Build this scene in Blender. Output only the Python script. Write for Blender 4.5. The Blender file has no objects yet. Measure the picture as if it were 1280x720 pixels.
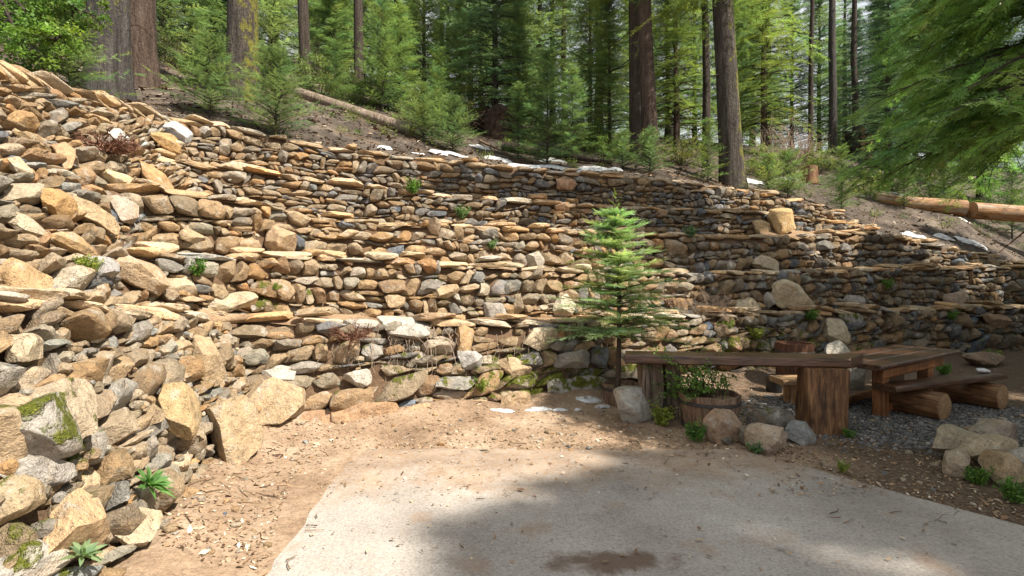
EXPO = 1.02
import bpy, math, random
import numpy as np
from mathutils import Vector, Matrix

PI = math.pi
rng = np.random.default_rng(11)
scene = bpy.context.scene
COL = scene.collection

# ------------------------------------------------------------------ measuring
F = 640.0      # focal length in pixels of the 1280 px wide photograph
CH = 1.6       # eye height
HOR = 360.0


def P(px, py, d):
    return np.array([(px - 640) / F * d, d, CH + (HOR - py) / F * d])


def G(px, py):
    d = CH * F / (py - HOR)
    return np.array([(px - 640) / F * d, d, 0.0])


# ------------------------------------------------------------------ helpers
def mesh_np(name, V, quads=None, tris=None, cols=None, moss=None, mat=None, smooth=True, sharp=None):
    V = np.asarray(V, dtype=np.float32).reshape(-1, 3)
    me = bpy.data.meshes.new(name)
    q = np.zeros((0, 4), np.int32) if quads is None else np.asarray(quads, np.int32).reshape(-1, 4)
    t = np.zeros((0, 3), np.int32) if tris is None else np.asarray(tris, np.int32).reshape(-1, 3)
    me.vertices.add(len(V))
    me.vertices.foreach_set('co', V.ravel())
    nl = q.size + t.size
    me.loops.add(nl)
    me.loops.foreach_set('vertex_index', np.concatenate([q.ravel(), t.ravel()]).astype(np.int32))
    np_ = len(q) + len(t)
    me.polygons.add(np_)
    st = np.concatenate([np.arange(len(q)) * 4, q.size + np.arange(len(t)) * 3]).astype(np.int32)
    me.polygons.foreach_set('loop_start', st)
    me.polygons.foreach_set('use_smooth', np.full(np_, bool(smooth)))
    me.update(calc_edges=True)
    me.validate()
    if cols is not None:
        a = me.attributes.new('col', 'FLOAT_COLOR', 'POINT')
        c = np.ones((len(V), 4), np.float32)
        c[:, :3] = cols
        a.data.foreach_set('color', c.ravel())
    if moss is not None:
        a = me.attributes.new('moss', 'FLOAT', 'POINT')
        a.data.foreach_set('value', np.asarray(moss, np.float32))
    if sharp is not None:
        me.set_sharp_from_angle(angle=math.radians(sharp))
    if mat is not None:
        me.materials.append(mat)
    return me


def link(name, data, parent=None, loc=None):
    o = bpy.data.objects.new(name, data)
    COL.objects.link(o)
    if parent is not None:
        o.parent = parent
    if loc is not None:
        o.location = loc
    return o


def tag(o, label=None, cat=None, group=None, kind=None):
    if label:
        o['label'] = label
    if cat:
        o['category'] = cat
    if group:
        o['group'] = group
    if kind:
        o['kind'] = kind
    return o


def thing(name, label, cat, loc=(0, 0, 0), group=None):
    o = link(name, None, None, loc)
    return tag(o, label, cat, group)


class MB:
    """collects vertices / faces of one mesh"""

    def __init__(s):
        s.V, s.Q, s.T, s.C, s.M, s.n = [], [], [], [], [], 0

    def add(s, V, quads=None, tris=None, col=(1, 1, 1), moss=0.0):
        V = np.asarray(V, float).reshape(-1, 3)
        s.V.append(V)
        if quads is not None and len(quads):
            s.Q.append(np.asarray(quads, int).reshape(-1, 4) + s.n)
        if tris is not None and len(tris):
            s.T.append(np.asarray(tris, int).reshape(-1, 3) + s.n)
        c = np.asarray(col, float)
        s.C.append(np.broadcast_to(c, (len(V), 3)) if c.ndim == 1 else c)
        s.M.append(np.broadcast_to(np.asarray(moss, float), (len(V),)))
        s.n += len(V)

    def mesh(s, name, mat, smooth=True, sharp=None):
        Q = np.concatenate(s.Q) if s.Q else None
        T = np.concatenate(s.T) if s.T else None
        return mesh_np(name, np.concatenate(s.V), Q, T, np.concatenate(s.C), np.concatenate(s.M), mat, smooth, sharp)

    def obj(s, name, mat, parent=None, smooth=True, sharp=None, loc=None):
        return link(name, s.mesh(name, mat, smooth, sharp), parent, loc)


_ns = np.random.default_rng(5)
_NK = _ns.normal(size=(3, 12, 3))
_NP = _ns.uniform(0, 2 * PI, size=(3, 12))


def sn(p, scale=1.0, ch=0):
    """smooth pseudo noise, about -1..1"""
    p = np.asarray(p, float) * scale
    out = np.zeros(p.shape[:-1])
    for i in range(12):
        f = 1.0 + 0.35 * (i // 3)
        out += np.sin((p @ (_NK[ch, i] * f)) + _NP[ch, i] + 1.7 * np.sin((p @ _NK[(ch + 1) % 3, i]) * 0.6)) / f
    return out / 5.0


def norm(v):
    return v / (np.linalg.norm(v, axis=-1, keepdims=True) + 1e-9)


def tube(pts, rad, n=10, cap=True, wob=0.0, wsc=3.0, twist=0.0):
    """swept tube; returns V, quads, tris"""
    pts = np.asarray(pts, float)
    m = len(pts)
    rad = np.broadcast_to(np.asarray(rad, float), (m,))
    tan = norm(np.gradient(pts, axis=0))
    ref = np.array([0, 0, 1.0]) if abs(tan[0][2]) < 0.9 else np.array([1.0, 0, 0])
    V = []
    a = np.arange(n) / n * 2 * PI
    for i in range(m):
        s = norm(np.cross(tan[i], ref))
        u = np.cross(s, tan[i])
        ring = np.cos(a)[:, None] * s + np.sin(a)[:, None] * u
        r = np.full(n, rad[i])
        if wob:
            r = r * (1 + wob * sn(pts[i] + ring * 0.5, wsc))
        V.append(pts[i] + ring * r[:, None])
    V = np.concatenate(V)
    i0 = np.arange(m - 1)[:, None] * n
    j = np.arange(n)[None, :]
    k = (j + 1) % n
    Q = np.stack([i0 + j, i0 + k, i0 + n + k, i0 + n + j], -1).reshape(-1, 4)
    T = []
    if cap:
        V = np.concatenate([V, pts[:1], pts[-1:]])
        c0, c1 = m * n, m * n + 1
        jj = np.arange(n)
        T = np.concatenate([np.stack([np.full(n, c0), (jj + 1) % n, jj], -1),
                            np.stack([np.full(n, c1), (m - 1) * n + jj, (m - 1) * n + (jj + 1) % n], -1)])
    return V, Q, T


# icosphere templates
def _ico(sub):
    import bmesh
    bm = bmesh.new()
    bmesh.ops.create_icosphere(bm, subdivisions=sub, radius=1)
    V = np.array([v.co[:] for v in bm.verts])
    T = np.array([[v.index for v in f.verts] for f in bm.faces])
    bm.free()
    return norm(V), T


ICO = {k: _ico(k) for k in (1, 2, 3, 4, 5)}


def rocks(pos, size, rot, r, sub=3, box=(2.6, 4.5), facets=5, off=(.62, .9), rough=.05):
    """faceted boulders: pos (N,3), size half extents (N,3), rot (N,3,3). Returns V (N,K,3), T (N,F,3)"""
    D, T = ICO[sub]
    pos = np.asarray(pos, float).reshape(-1, 3)
    N = len(pos)
    size = np.asarray(size, float).reshape(-1, 3)
    p = r.uniform(box[0], box[1], N)[:, None, None]
    A = np.abs(D)[None]
    V = D[None] / (np.sum(A ** p, -1, keepdims=True) ** (1 / p))
    V = V * np.ones((N, 1, 1))
    for k in range(facets):
        d = norm(r.normal(size=(N, 3)))
        o = r.uniform(off[0], off[1], N)
        dot = np.einsum('nkc,nc->nk', V, d) - o[:, None]
        dot = np.maximum(dot, 0)
        V = V - dot[..., None] * d[:, None, :]
    seed = r.uniform(-50, 50, (N, 1, 3))
    q = V + seed
    nz = sn(q, 1.6, 0) * 1.6 + sn(q, 4.0, 1) * 0.7 + (sn(q, 9.0, 2) * 0.35 if sub > 3 else 0)
    V = V * (1 + rough * nz[..., None])
    V = V * size[:, None, :]
    V = np.einsum('nij,nkj->nki', np.asarray(rot, float).reshape(-1, 3, 3), V) + pos[:, None, :]
    TT = T[None] + (np.arange(N) * len(D))[:, None, None]
    return V, TT


def rotz(a):
    a = np.asarray(a, float)
    c, s, z, o = np.cos(a), np.sin(a), np.zeros_like(a), np.ones_like(a)
    return np.stack([np.stack([c, -s, z], -1), np.stack([s, c, z], -1), np.stack([z, z, o], -1)], -2)


def rotx(a):
    a = np.asarray(a, float)
    c, s, z, o = np.cos(a), np.sin(a), np.zeros_like(a), np.ones_like(a)
    return np.stack([np.stack([o, z, z], -1), np.stack([z, c, -s], -1), np.stack([z, s, c], -1)], -2)


def roty(a):
    a = np.asarray(a, float)
    c, s, z, o = np.cos(a), np.sin(a), np.zeros_like(a), np.ones_like(a)
    return np.stack([np.stack([c, z, s], -1), np.stack([z, o, z], -1), np.stack([-s, z, c], -1)], -2)


# ------------------------------------------------------------------ materials
class NT:
    def __init__(s, name):
        s.m = bpy.data.materials.new(name)
        s.m.use_nodes = True
        s.t = s.m.node_tree
        s.b = s.t.nodes['Principled BSDF']
        s.out = s.t.nodes['Material Output']
        s.b.inputs['Roughness'].default_value = .9
        s.b.inputs['Specular IOR Level'].default_value = .25

    def n(s, typ, **kw):
        nd = s.t.nodes.new(typ)
        for k, v in kw.items():
            if hasattr(nd, k):
                setattr(nd, k, v)
            else:
                nd.inputs[k].default_value = v
        return nd

    def l(s, a, b):
        s.t.links.new(a, b)

    def geo(s):
        return s.n('ShaderNodeNewGeometry').outputs['Position']

    def objc(s):
        return s.n('ShaderNodeTexCoord').outputs['Object']

    def noise(s, co, scale, detail=4, rough=.55, dist=0.0):
        nd = s.n('ShaderNodeTexNoise')
        nd.inputs['Scale'].default_value = scale
        nd.inputs['Detail'].default_value = detail
        nd.inputs['Roughness'].default_value = rough
        nd.inputs['Distortion'].default_value = dist
        s.l(co, nd.inputs['Vector'])
        return nd.outputs['Fac']

    def vor(s, co, scale, feat='F1', out='Distance'):
        nd = s.n('ShaderNodeTexVoronoi', feature=feat)
        nd.inputs['Scale'].default_value = scale
        s.l(co, nd.inputs['Vector'])
        return nd.outputs[out]

    def ramp(s, fac, stops):
        nd = s.n('ShaderNodeValToRGB')
        e = nd.color_ramp.elements
        while len(e) < len(stops):
            e.new(.5)
        for el, (p, c) in zip(e, stops):
            el.position = p
            if not isinstance(c, (tuple, list)):
                c = (c, c, c)
            el.color = (*c, 1)
        s.l(fac, nd.inputs['Fac'])
        return nd.outputs['Color']

    def mix(s, fac, a, b, mode='MIX'):
        nd = s.n('ShaderNodeMix', data_type='RGBA', blend_type=mode)
        for v, i in ((fac, 0), (a, 6), (b, 7)):
            if isinstance(v, (int, float)):
                nd.inputs[i].default_value = v if i == 0 else (v, v, v, 1)
            elif isinstance(v, tuple):
                nd.inputs[i].default_value = (*v, 1)
            else:
                s.l(v, nd.inputs[i])
        return nd.outputs[2]

    def math(s, op, a, b=None, c=None):
        nd = s.n('ShaderNodeMath', operation=op)
        for i, v in enumerate((a, b, c)):
            if v is None:
                continue
            if isinstance(v, (int, float)):
                nd.inputs[i].default_value = v
            else:
                s.l(v, nd.inputs[i])
        return nd.outputs[0]

    def attr(s, name, out='Color'):
        return s.n('ShaderNodeAttribute', attribute_name=name).outputs[out]

    def mapv(s, co, scale):
        nd = s.n('ShaderNodeMapping')
        nd.inputs['Scale'].default_value = scale
        s.l(co, nd.inputs['Vector'])
        return nd.outputs['Vector']

    def col(s, c):
        if isinstance(c, tuple):
            s.b.inputs['Base Color'].default_value = (*c, 1)
        else:
            s.l(c, s.b.inputs['Base Color'])

    def bump(s, h, strength=.5, dist=.02, prev=None):
        nd = s.n('ShaderNodeBump')
        nd.inputs['Strength'].default_value = strength
        nd.inputs['Distance'].default_value = dist
        s.l(h, nd.inputs['Height'])
        if prev is not None:
            s.l(prev, nd.inputs['Normal'])
        s.l(nd.outputs['Normal'], s.b.inputs['Normal'])
        return nd.outputs['Normal']


def up_fac(t):
    nrm = t.n('ShaderNodeNewGeometry').outputs['Normal']
    sep = t.n('ShaderNodeSeparateXYZ')
    t.l(nrm, sep.inputs[0])
    return sep.outputs['Z']


def make_stone():
    t = NT('fieldstone')
    g0 = t.geo()
    c = t.attr('col')
    sc0 = t.n('ShaderNodeVectorMath', operation='SCALE')
    sc0.inputs['Scale'].default_value = 90.0
    t.l(c, sc0.inputs[0])
    ad0 = t.n('ShaderNodeVectorMath', operation='ADD')
    t.l(g0, ad0.inputs[0])
    t.l(sc0.outputs[0], ad0.inputs[1])
    g = ad0.outputs[0]
    n1 = t.noise(g, 11, 6, .6)
    c = t.mix(1.0, c, t.ramp(n1, [(.25, .62), (.5, 1.0), (.75, 1.32)]), 'MULTIPLY')
    # ochre iron staining and pale crust in patches
    n2 = t.noise(g, 4.3, 5, .6, .6)
    c = t.mix(t.ramp(n2, [(.54, 0.0), (.68, .38)]), c, (.38, .235, .11))
    n3 = t.noise(g, 7.7, 6, .65)
    c = t.mix(t.ramp(n3, [(.55, 0.0), (.68, .6)]), c, (.47, .44, .38))
    sp = t.noise(g, 120, 3, .7)
    c = t.mix(1.0, c, t.ramp(sp, [(.3, .66), (.5, 1.0), (.7, 1.25)]), 'MULTIPLY')
    sp2 = t.noise(g, 46, 4, .7)
    c = t.mix(t.ramp(sp2, [(.57, 0.0), (.66, .8)]), c, (.11, .09, .07))
    ck = t.n('ShaderNodeTexVoronoi', feature='DISTANCE_TO_EDGE')
    ck.inputs['Scale'].default_value = 5.5
    wv = t.n('ShaderNodeVectorMath', operation='ADD')
    nv = t.n('ShaderNodeTexNoise')
    nv.inputs['Scale'].default_value = 9
    nv.inputs['Detail'].default_value = 5
    t.l(g, nv.inputs['Vector'])
    sc_ = t.n('ShaderNodeVectorMath', operation='SCALE')
    sc_.inputs['Scale'].default_value = .16
    t.l(nv.outputs['Color'], sc_.inputs[0])
    t.l(g, wv.inputs[0])
    t.l(sc_.outputs[0], wv.inputs[1])
    t.l(wv.outputs[0], ck.inputs['Vector'])
    crk = t.ramp(ck.outputs['Distance'], [(.0, 1.0), (.02, 0.0)])
    crk = t.math('MULTIPLY', crk, t.ramp(t.noise(g, 3.3, 3), [(.5, 0.0), (.66, .35)]))
    c = t.mix(crk, c, (.07, .05, .035))
    # moss
    m = t.attr('moss', 'Fac')
    mn = t.noise(g0, 6.5, 5, .6)
    mm = t.math('ADD', t.math('MULTIPLY', m, 1.0), t.math('MULTIPLY', t.math('SUBTRACT', mn, .5), 2.2))
    mm = t.math('ADD', mm, t.math('MULTIPLY', up_fac(t), .28))
    mf = t.ramp(mm, [(.62, 0.0), (.80, 1.0)])
    mf = t.math('MULTIPLY', mf, t.ramp(m, [(.02, 0.0), (.15, 1.0)]))
    mc = t.ramp(t.noise(g, 60, 4, .7), [(.3, (.05, .06, .010)), (.55, (.16, .175, .022)), (.75, (.28, .28, .04))])
    c = t.mix(mf, c, mc)
    t.col(c)
    h = t.math('ADD', t.math('MULTIPLY', t.noise(g, 26, 6, .65), 1.0), t.math('MULTIPLY', t.noise(g, 95, 4, .6), .3))
    h = t.math('ADD', h, t.math('MULTIPLY', t.noise(g, 9, 4, .5), 1.2))
    h = t.math('SUBTRACT', h, t.math('MULTIPLY', crk, .6))
    h = t.math('ADD', h, t.math('MULTIPLY', t.math('MULTIPLY', mf, t.noise(g, 130, 2)), 1.5))
    t.bump(h, .9, .035)
    return t.m


def make_soil(name, dark, mid, light, scale=1.0, bumpd=.03):
    t = NT(name)
    g = t.geo()
    n1 = t.noise(g, 1.7 * scale, 6, .62)
    c = t.ramp(n1, [(.3, dark), (.5, mid), (.72, light)])
    n2 = t.noise(g, 38 * scale, 4, .7)
    c = t.mix(1.0, c, t.ramp(n2, [(.3, .55), (.5, 1.0), (.72, 1.35)]), 'MULTIPLY')
    t.col(c)
    h = t.math('ADD', t.noise(g, 14 * scale, 6, .65), t.math('MULTIPLY', t.noise(g, 90 * scale, 3), .4))
    t.bump(h, .8, bumpd)
    return t.m


def make_ground():
    t = NT('packed_dirt')
    g = t.geo()
    n1 = t.noise(g, 1.3, 7, .62)
    c = t.ramp(n1, [(.28, (.15, .098, .062)), (.48, (.275, .190, .125)), (.66, (.40, .30, .212)), (.8, (.47, .37, .275))])
    n2 = t.noise(g, 26, 5, .75)
    c = t.mix(1.0, c, t.ramp(n2, [(.3, .58), (.5, 1.0), (.7, 1.3)]), 'MULTIPLY')
    n3 = t.noise(g, 75, 3, .7)
    c = t.mix(t.ramp(n3, [(.60, 0.0), (.68, .8)]), c, (.10, .06, .035))
    # damp dark humus and grey gravel round the table on the right
    sep = t.n('ShaderNodeSeparateXYZ')
    t.l(g, sep.inputs[0])
    x, y = sep.outputs['X'], sep.outputs['Y']
    wob = t.math('MULTIPLY', t.math('SUBTRACT', t.noise(g, 1.1, 5, .6), .5), 2.6)
    e = t.math('ADD', t.math('SUBTRACT', x, 2.5), wob)
    hum = t.ramp(t.math('MULTIPLY', e, .8), [(0.0, 0.0), (.7, .92)])
    hc = t.ramp(t.noise(g, 30, 4, .7), [(.3, (.035, .022, .014)), (.5, (.10, .066, .042)), (.7, (.20, .145, .10))])
    c = t.mix(hum, c, hc)
    dx = t.math('DIVIDE', t.math('SUBTRACT', x, 4.9), 1.9)
    dy = t.math('DIVIDE', t.math('SUBTRACT', y, 6.3), 1.35)
    r2 = t.math('ADD', t.math('MULTIPLY', dx, dx), t.math('MULTIPLY', dy, dy))
    r2 = t.math('ADD', r2, t.math('MULTIPLY', wob, .35))
    gr = t.ramp(r2, [(.5, .85), (1.0, 0.0)])
    vc = t.vor(g, 42, 'F1', 'Color')
    bw = t.n('ShaderNodeRGBToBW')
    t.l(vc, bw.inputs[0])
    gc = t.ramp(bw.outputs[0], [(.15, (.045, .042, .04)), (.5, (.11, .105, .10)), (.85, (.21, .205, .20))])
    gc = t.mix(1.0, gc, t.ramp(t.vor(g, 42), [(.2, 1.0), (.75, .25)]), 'MULTIPLY')
    c = t.mix(gr, c, gc)
    t.col(c)
    h = t.math('ADD', t.noise(g, 9, 7, .66), t.math('MULTIPLY', t.noise(g, 70, 3), .35))
    t.bump(h, .9, .03)
    return t.m


def make_concrete():
    t = NT('worn_concrete')
    g = t.geo()
    n1 = t.noise(g, .9, 7, .6)
    c = t.ramp(n1, [(.3, (.25, .22, .195)), (.5, (.355, .32, .285)), (.7, (.44, .405, .365))])
    n2 = t.noise(g, 55, 4, .75)
    c = t.mix(1.0, c, t.ramp(n2, [(.32, .62), (.5, 1.0), (.68, 1.2)]), 'MULTIPLY')
    n4 = t.noise(g, 160, 2, .7)
    c = t.mix(t.ramp(n4, [(.62, 0.0), (.70, .55)]), c, (.13, .10, .08))
    sep = t.n('ShaderNodeSeparateXYZ')
    t.l(g, sep.inputs[0])
    x, y = sep.outputs['X'], sep.outputs['Y']
    wob = t.math('SUBTRACT', t.noise(g, 1.6, 7, .65), .5)
    # earth washed over the far part of the slab and along its sides
    e = t.math('ADD', y, t.math('MULTIPLY', wob, 2.4))
    e = t.math('ADD', e, t.math('MULTIPLY', x, -.10))
    df = t.ramp(t.math('SUBTRACT', e, 3.75), [(0.10, 0.0), (.75, 1.0)])
    dn = t.ramp(t.noise(g, 24, 5, .75), [(.36, .25), (.6, 1.0)])
    df = t.math('MULTIPLY', df, dn)
    dc = t.ramp(t.noise(g, 3.1, 6, .65), [(.3, (.18, .115, .07)), (.5, (.29, .20, .13)), (.7, (.40, .295, .205))])
    c = t.mix(df, c, dc)
    st = t.ramp(t.noise(g, 2.3, 4, .5), [(.58, 0.0), (.70, .55)])
    c = t.mix(st, c, (.30, .19, .115))
    # brown stain in the middle
    dx = t.math('DIVIDE', t.math('SUBTRACT', x, .57), .42)
    dy = t.math('DIVIDE', t.math('SUBTRACT', y, 2.98), .15)
    r2 = t.math('ADD', t.math('MULTIPLY', dx, dx), t.math('MULTIPLY', dy, dy))
    r2 = t.math('ADD', r2, t.math('MULTIPLY', wob, 2.0))
    r2 = t.math('ADD', r2, t.math('MULTIPLY', t.math('SUBTRACT', t.noise(g, 4.5, 8, .7, .6), .5), 4.2))
    c = t.mix(t.ramp(r2, [(.1, .9), (1.0, 0.0)]), c, (.13, .085, .06))
    # hairline crack on the right
    ck = t.math('ABSOLUTE', t.math('SUBTRACT', t.math('ADD', y, t.math('MULTIPLY', t.math('SUBTRACT', t.noise(g, 3.0, 5, .7), .5), .30)),
                                   t.math('ADD', t.math('MULTIPLY', x, .62), 1.70)))
    cm = t.math('MULTIPLY', t.ramp(ck, [(.001, .8), (.007, 0.0)]), t.ramp(t.math('SUBTRACT', x, 2.5), [(.0, 0.0), (.5, .8)]))
    c = t.mix(cm, c, (.05, .042, .035))
    t.col(c)
    h = t.math('ADD', t.noise(g, 60, 6, .7), t.math('MULTIPLY', t.noise(g, 6, 4), .8))
    h = t.math('SUBTRACT', h, t.math('MULTIPLY', cm, 2.0))
    t.bump(h, .55, .012)
    t.b.inputs['Roughness'].default_value = .85
    return t.m


def make_bark(name, dark, mid, light, moss=0.0, sx=9):
    t = NT(name)
    g = t.geo()
    v = t.mapv(g, (1, 1, .22))
    f = t.math('ADD', t.math('MULTIPLY', t.noise(t.mapv(g, (1, 1, .11)), sx * 1.3, 7, .7, .5), .8), t.math('MULTIPLY', t.noise(g, 30, 4, .7), .22))
    c = t.ramp(f, [(.33, dark), (.5, mid), (.68, light)])
    c = t.mix(1.0, c, t.ramp(t.noise(g, 40, 4, .7), [(.3, .7), (.7, 1.25)]), 'MULTIPLY')
    if moss:
        sep = t.n('ShaderNodeSeparateXYZ')
        t.l(t.n('ShaderNodeNewGeometry').outputs['Normal'], sep.inputs[0])
        a = t.math('ADD', t.math('MULTIPLY', sep.outputs['X'], moss * .085), t.noise(t.mapv(g, (1, 1, .5)), 5, 6, .7))
        mf = t.ramp(a, [(.585, 0.0), (.66, .85)])
        c = t.mix(mf, c, t.ramp(t.noise(g, 50, 3), [(.35, (.08, .085, .012)), (.65, (.27, .25, .04))]))
    t.col(c)
    h = t.math('ADD', t.math('MULTIPLY', f, 1.6), t.noise(t.mapv(g, (1, 1, .3)), 30, 4, .6))
    t.bump(h, 1.0, .06)
    return t.m


def make_wood(name, c0, c1, c2, rough=.75, axis=(1, 12, 12), spec=.25, weather=None, obj=True):
    t = NT(name)
    g = t.objc() if obj else t.geo()
    v = t.mapv(g, axis)
    f = t.noise(v, 3.2, 7, .62, .8)
    c = t.ramp(f, [(.32, c0), (.5, c1), (.68, c2)])
    c = t.mix(1.0, c, t.ramp(t.noise(g, 3.5, 4, .6), [(.3, .55), (.5, 1.0), (.7, 1.25)]), 'MULTIPLY')
    if weather:
        c = t.mix(t.ramp(t.noise(v, 1.1, 5, .6, .5), [(.52, 0.0), (.62, .85)]), c, weather)
    t.col(c)
    t.bump(t.math('ADD', f, t.math('MULTIPLY', t.noise(g, 60, 3), .3)), .7, .014)
    t.b.inputs['Roughness'].default_value = rough
    t.b.inputs['Specular IOR Level'].default_value = spec
    return t.m


def make_leaf(name, tint=(1, 1, 1), trans=.4, rough=.55, spec=.3, tcol=(1.28, 1.42, .85)):
    t = NT(name)
    c = t.attr('col')
    c = t.mix(1.0, c, tint, 'MULTIPLY')
    oi = t.n('ShaderNodeObjectInfo')
    c = t.mix(1.0, c, t.ramp(oi.outputs['Random'], [(0.0, (.84, .88, .92)), (.5, (1.0, 1.0, 1.0)), (1.0, (1.16, 1.10, .95))]), 'MULTIPLY')
    t.col(c)
    t.b.inputs['Roughness'].default_value = rough
    t.b.inputs['Specular IOR Level'].default_value = spec
    tr = t.n('ShaderNodeBsdfTranslucent')
    t.l(t.mix(1.0, c, tcol, 'MULTIPLY'), tr.inputs['Color'])
    ms = t.n('ShaderNodeMixShader')
    ms.inputs[0].default_value = trans
    t.l(t.b.outputs[0], ms.inputs[1])
    t.l(tr.outputs[0], ms.inputs[2])
    t.l(ms.outputs[0], t.out.inputs['Surface'])
    return t.m


def make_plain(name, c, rough=.8, spec=.3, nscale=20, var=.3, bump=.4):
    t = NT(name)
    g = t.geo()
    f = t.noise(g, nscale, 5, .6)
    t.col(t.mix(1.0, c, t.ramp(f, [(.3, 1 - var), (.7, 1 + var)]), 'MULTIPLY'))
    t.b.inputs['Roughness'].default_value = rough
    t.b.inputs['Specular IOR Level'].default_value = spec
    if bump:
        t.bump(f, bump, .02)
    return t.m


def make_attr(name, rough=.85, nscale=60):
    t = NT(name)
    g = t.geo()
    t.col(t.mix(1.0, t.attr('col'), t.ramp(t.noise(g, nscale, 4, .6), [(.3, .7), (.7, 1.25)]), 'MULTIPLY'))
    t.b.inputs['Roughness'].default_value = rough
    t.bump(t.noise(g, nscale * .6, 4), .4, .01)
    return t.m


def make_snow():
    t = NT('old_snow')
    g = t.geo()
    n = t.noise(g, 14, 5, .65)
    t.col(t.ramp(n, [(.30, (.16, .13, .11)), (.42, (.42, .41, .40)), (.6, (.64, .66, .68)), (.8, (.74, .75, .77))]))
    t.b.inputs['Roughness'].default_value = .6
    t.bump(n, .5, .03)
    return t.m


M = {}
M['stone'] = make_stone()
M['earth'] = make_soil('earth_fill', (.075, .045, .026), (.14, .088, .052), (.20, .13, .08))
M['ledge'] = make_soil('ledge_soil', (.13, .08, .045), (.26, .17, .10), (.36, .25, .155))
M['forest'] = make_soil('needle_floor', (.035, .027, .022), (.088, .069, .055), (.20, .16, .125), .9, .06)
M['ground'] = make_ground()
M['concrete'] = make_concrete()
M['bark_grey'] = make_bark('grey_bark', (.018, .016, .015), (.062, .054, .050), (.125, .112, .104), .15, 8)
M['bark_moss'] = make_bark('mossy_bark', (.020, .016, .013), (.066, .054, .045), (.13, .11, .095), 1.9, 9)
M['bark_red'] = make_bark('reddish_bark', (.024, .016, .012), (.080, .054, .041), (.15, .108, .083), 0, 8)
M['bark_dark'] = make_bark('dark_bark', (.018, .013, .010), (.06, .045, .036), (.115, .092, .075), 0, 10)
M['bark_cedar'] = make_bark('cedar_bark', (.06, .024, .012), (.20, .085, .036), (.34, .17, .08), 0, 12)
M['bark_log'] = make_bark('pale_log_bark', (.10, .07, .05), (.26, .20, .15), (.40, .33, .26), 0, 9)
M['needle'] = make_leaf('fir_needles', trans=.5)
M['sapling'] = make_leaf('young_fir_needles', trans=.42)
M['cedar'] = make_leaf('cedar_sprays', trans=.55)
M['leaf'] = make_leaf('broad_leaves', trans=.45)
M['litter'] = make_attr('dry_litter', .85, 60)
M['twig'] = make_attr('dry_twigs', .9, 40)
M['gravel'] = make_attr('grey_gravel', .85, 80)
M['snow'] = make_snow()
# ------------------------------------------------------------------ terraces: lines of the wall tops and feet
def PL(lst):
    return np.array([P(*q) for q in lst])


A_LT = np.array([(-2.80, 1.0, 1.50), P(-8, 392, 2.6), P(100, 388, 3.2), P(200, 395, 4.2), P(262, 402, 5.1), P(290, 404, 5.75)])
A_LB = np.array([(-1.90, 1.0, -.05), (-1.93, 2.4, -.05), (-2.05, 3.15, -.05), (-2.40, 4.05, -.05), (-2.58, 4.8, -.05), (-2.66, 5.35, -.05)])
A_RT = np.concatenate([PL([(284, 404, 5.8), (330, 402, 5.95), (425, 408, 6.05), (560, 410, 6.55), (700, 404, 7.4), (850, 398, 8.4),
                           (1000, 394, 9.6), (1150, 389, 11.0), (1280, 385, 12.2)]), [(16.5, 13.4, 1.12), (24, 15.5, 1.12)]])
A_RB = np.array([(-2.80, 5.35, -.05), (-2.60, 5.48, -.05), (-1.95, 5.72, -.05), (-.78, 6.25, -.05), (.68, 7.15, -.05), (2.72, 8.18, -.05),
                 (5.32, 9.38, -.05), (8.68, 10.78, -.05), (12.1, 12.0, -.05), (16.5, 13.2, -.05), (24, 15.3, -.05)])


def foot(top, below, bat):
    """feet of a wall standing on the ledge behind the wall line `below`"""
    out = []
    for i, p in enumerate(top):
        a, b = top[max(i - 1, 0)], top[min(i + 1, len(top) - 1)]
        d = norm((b - a)[:2])
        nrm = np.array([d[1], -d[0]])
        r = p[0] / p[1]
        zb = np.interp(r, below[:, 0] / below[:, 1], below[:, 2])
        q = p.copy()
        q[:2] += nrm * bat * max(p[2] - zb, .2)
        q[2] = min(zb - .06, p[2] - .15)
        out.append(q)
    return np.array(out)


A_T = np.concatenate([A_LT, A_RT[1:]])
B_T = np.concatenate([[(-4.0, 4.75, 1.92)], PL([(225, 325, 5.3), (330, 322, 6.4), (425, 327, 7.0), (560, 331, 7.5), (700, 341, 8.4), (850, 346, 9.4),
                      (1000, 341, 10.6), (1150, 338, 12.0), (1280, 334, 13.3)]), [(18, 14.6, 2.1), (25, 16.6, 2.0)]])
B_B = foot(B_T, A_T, .09)
C_T = np.concatenate([[(-4.4, 5.5, 2.66)], PL([(262, 245, 6.1), (350, 262, 7.2), (425, 277, 7.9), (560, 285, 8.5), (700, 291, 9.4), (850, 297, 10.4),
                      (1000, 297, 11.6), (1090, 292, 12.6), (1180, 310, 13.2), (1270, 332, 14.0)])])
C_B = foot(C_T, B_T, .09)
D_T = np.concatenate([[(-5.5, 6.4, 3.35)], PL([(190, 200, 7.0), (300, 213, 8.2), (425, 232, 9.0), (560, 246, 9.55), (700, 258, 10.4), (850, 264, 11.4),
                      (985, 268, 12.4), (1075, 284, 12.9)])])
D_B = foot(D_T, C_T, .09)
E_T = np.concatenate([[(-5.9, 7.6, 4.12)], PL([(205, 152, 8.0), (300, 163, 9.1), (425, 188, 10.0), (560, 205, 10.6), (700, 217, 11.4), (850, 228, 12.3),
                      (950, 243, 12.9), (1020, 257, 13.2), (1092, 289, 13.4)])])
E_B = foot(E_T, np.concatenate([D_T, C_T[-3:]]), .08)
K_T = np.array([(-5.6, 1.0, 3.1), P(-170, 80, 3.9), P(-60, 90, 4.6), P(0, 97, 5.2), P(60, 112, 5.9), P(140, 135, 6.9), P(208, 153, 8.0)])
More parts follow.
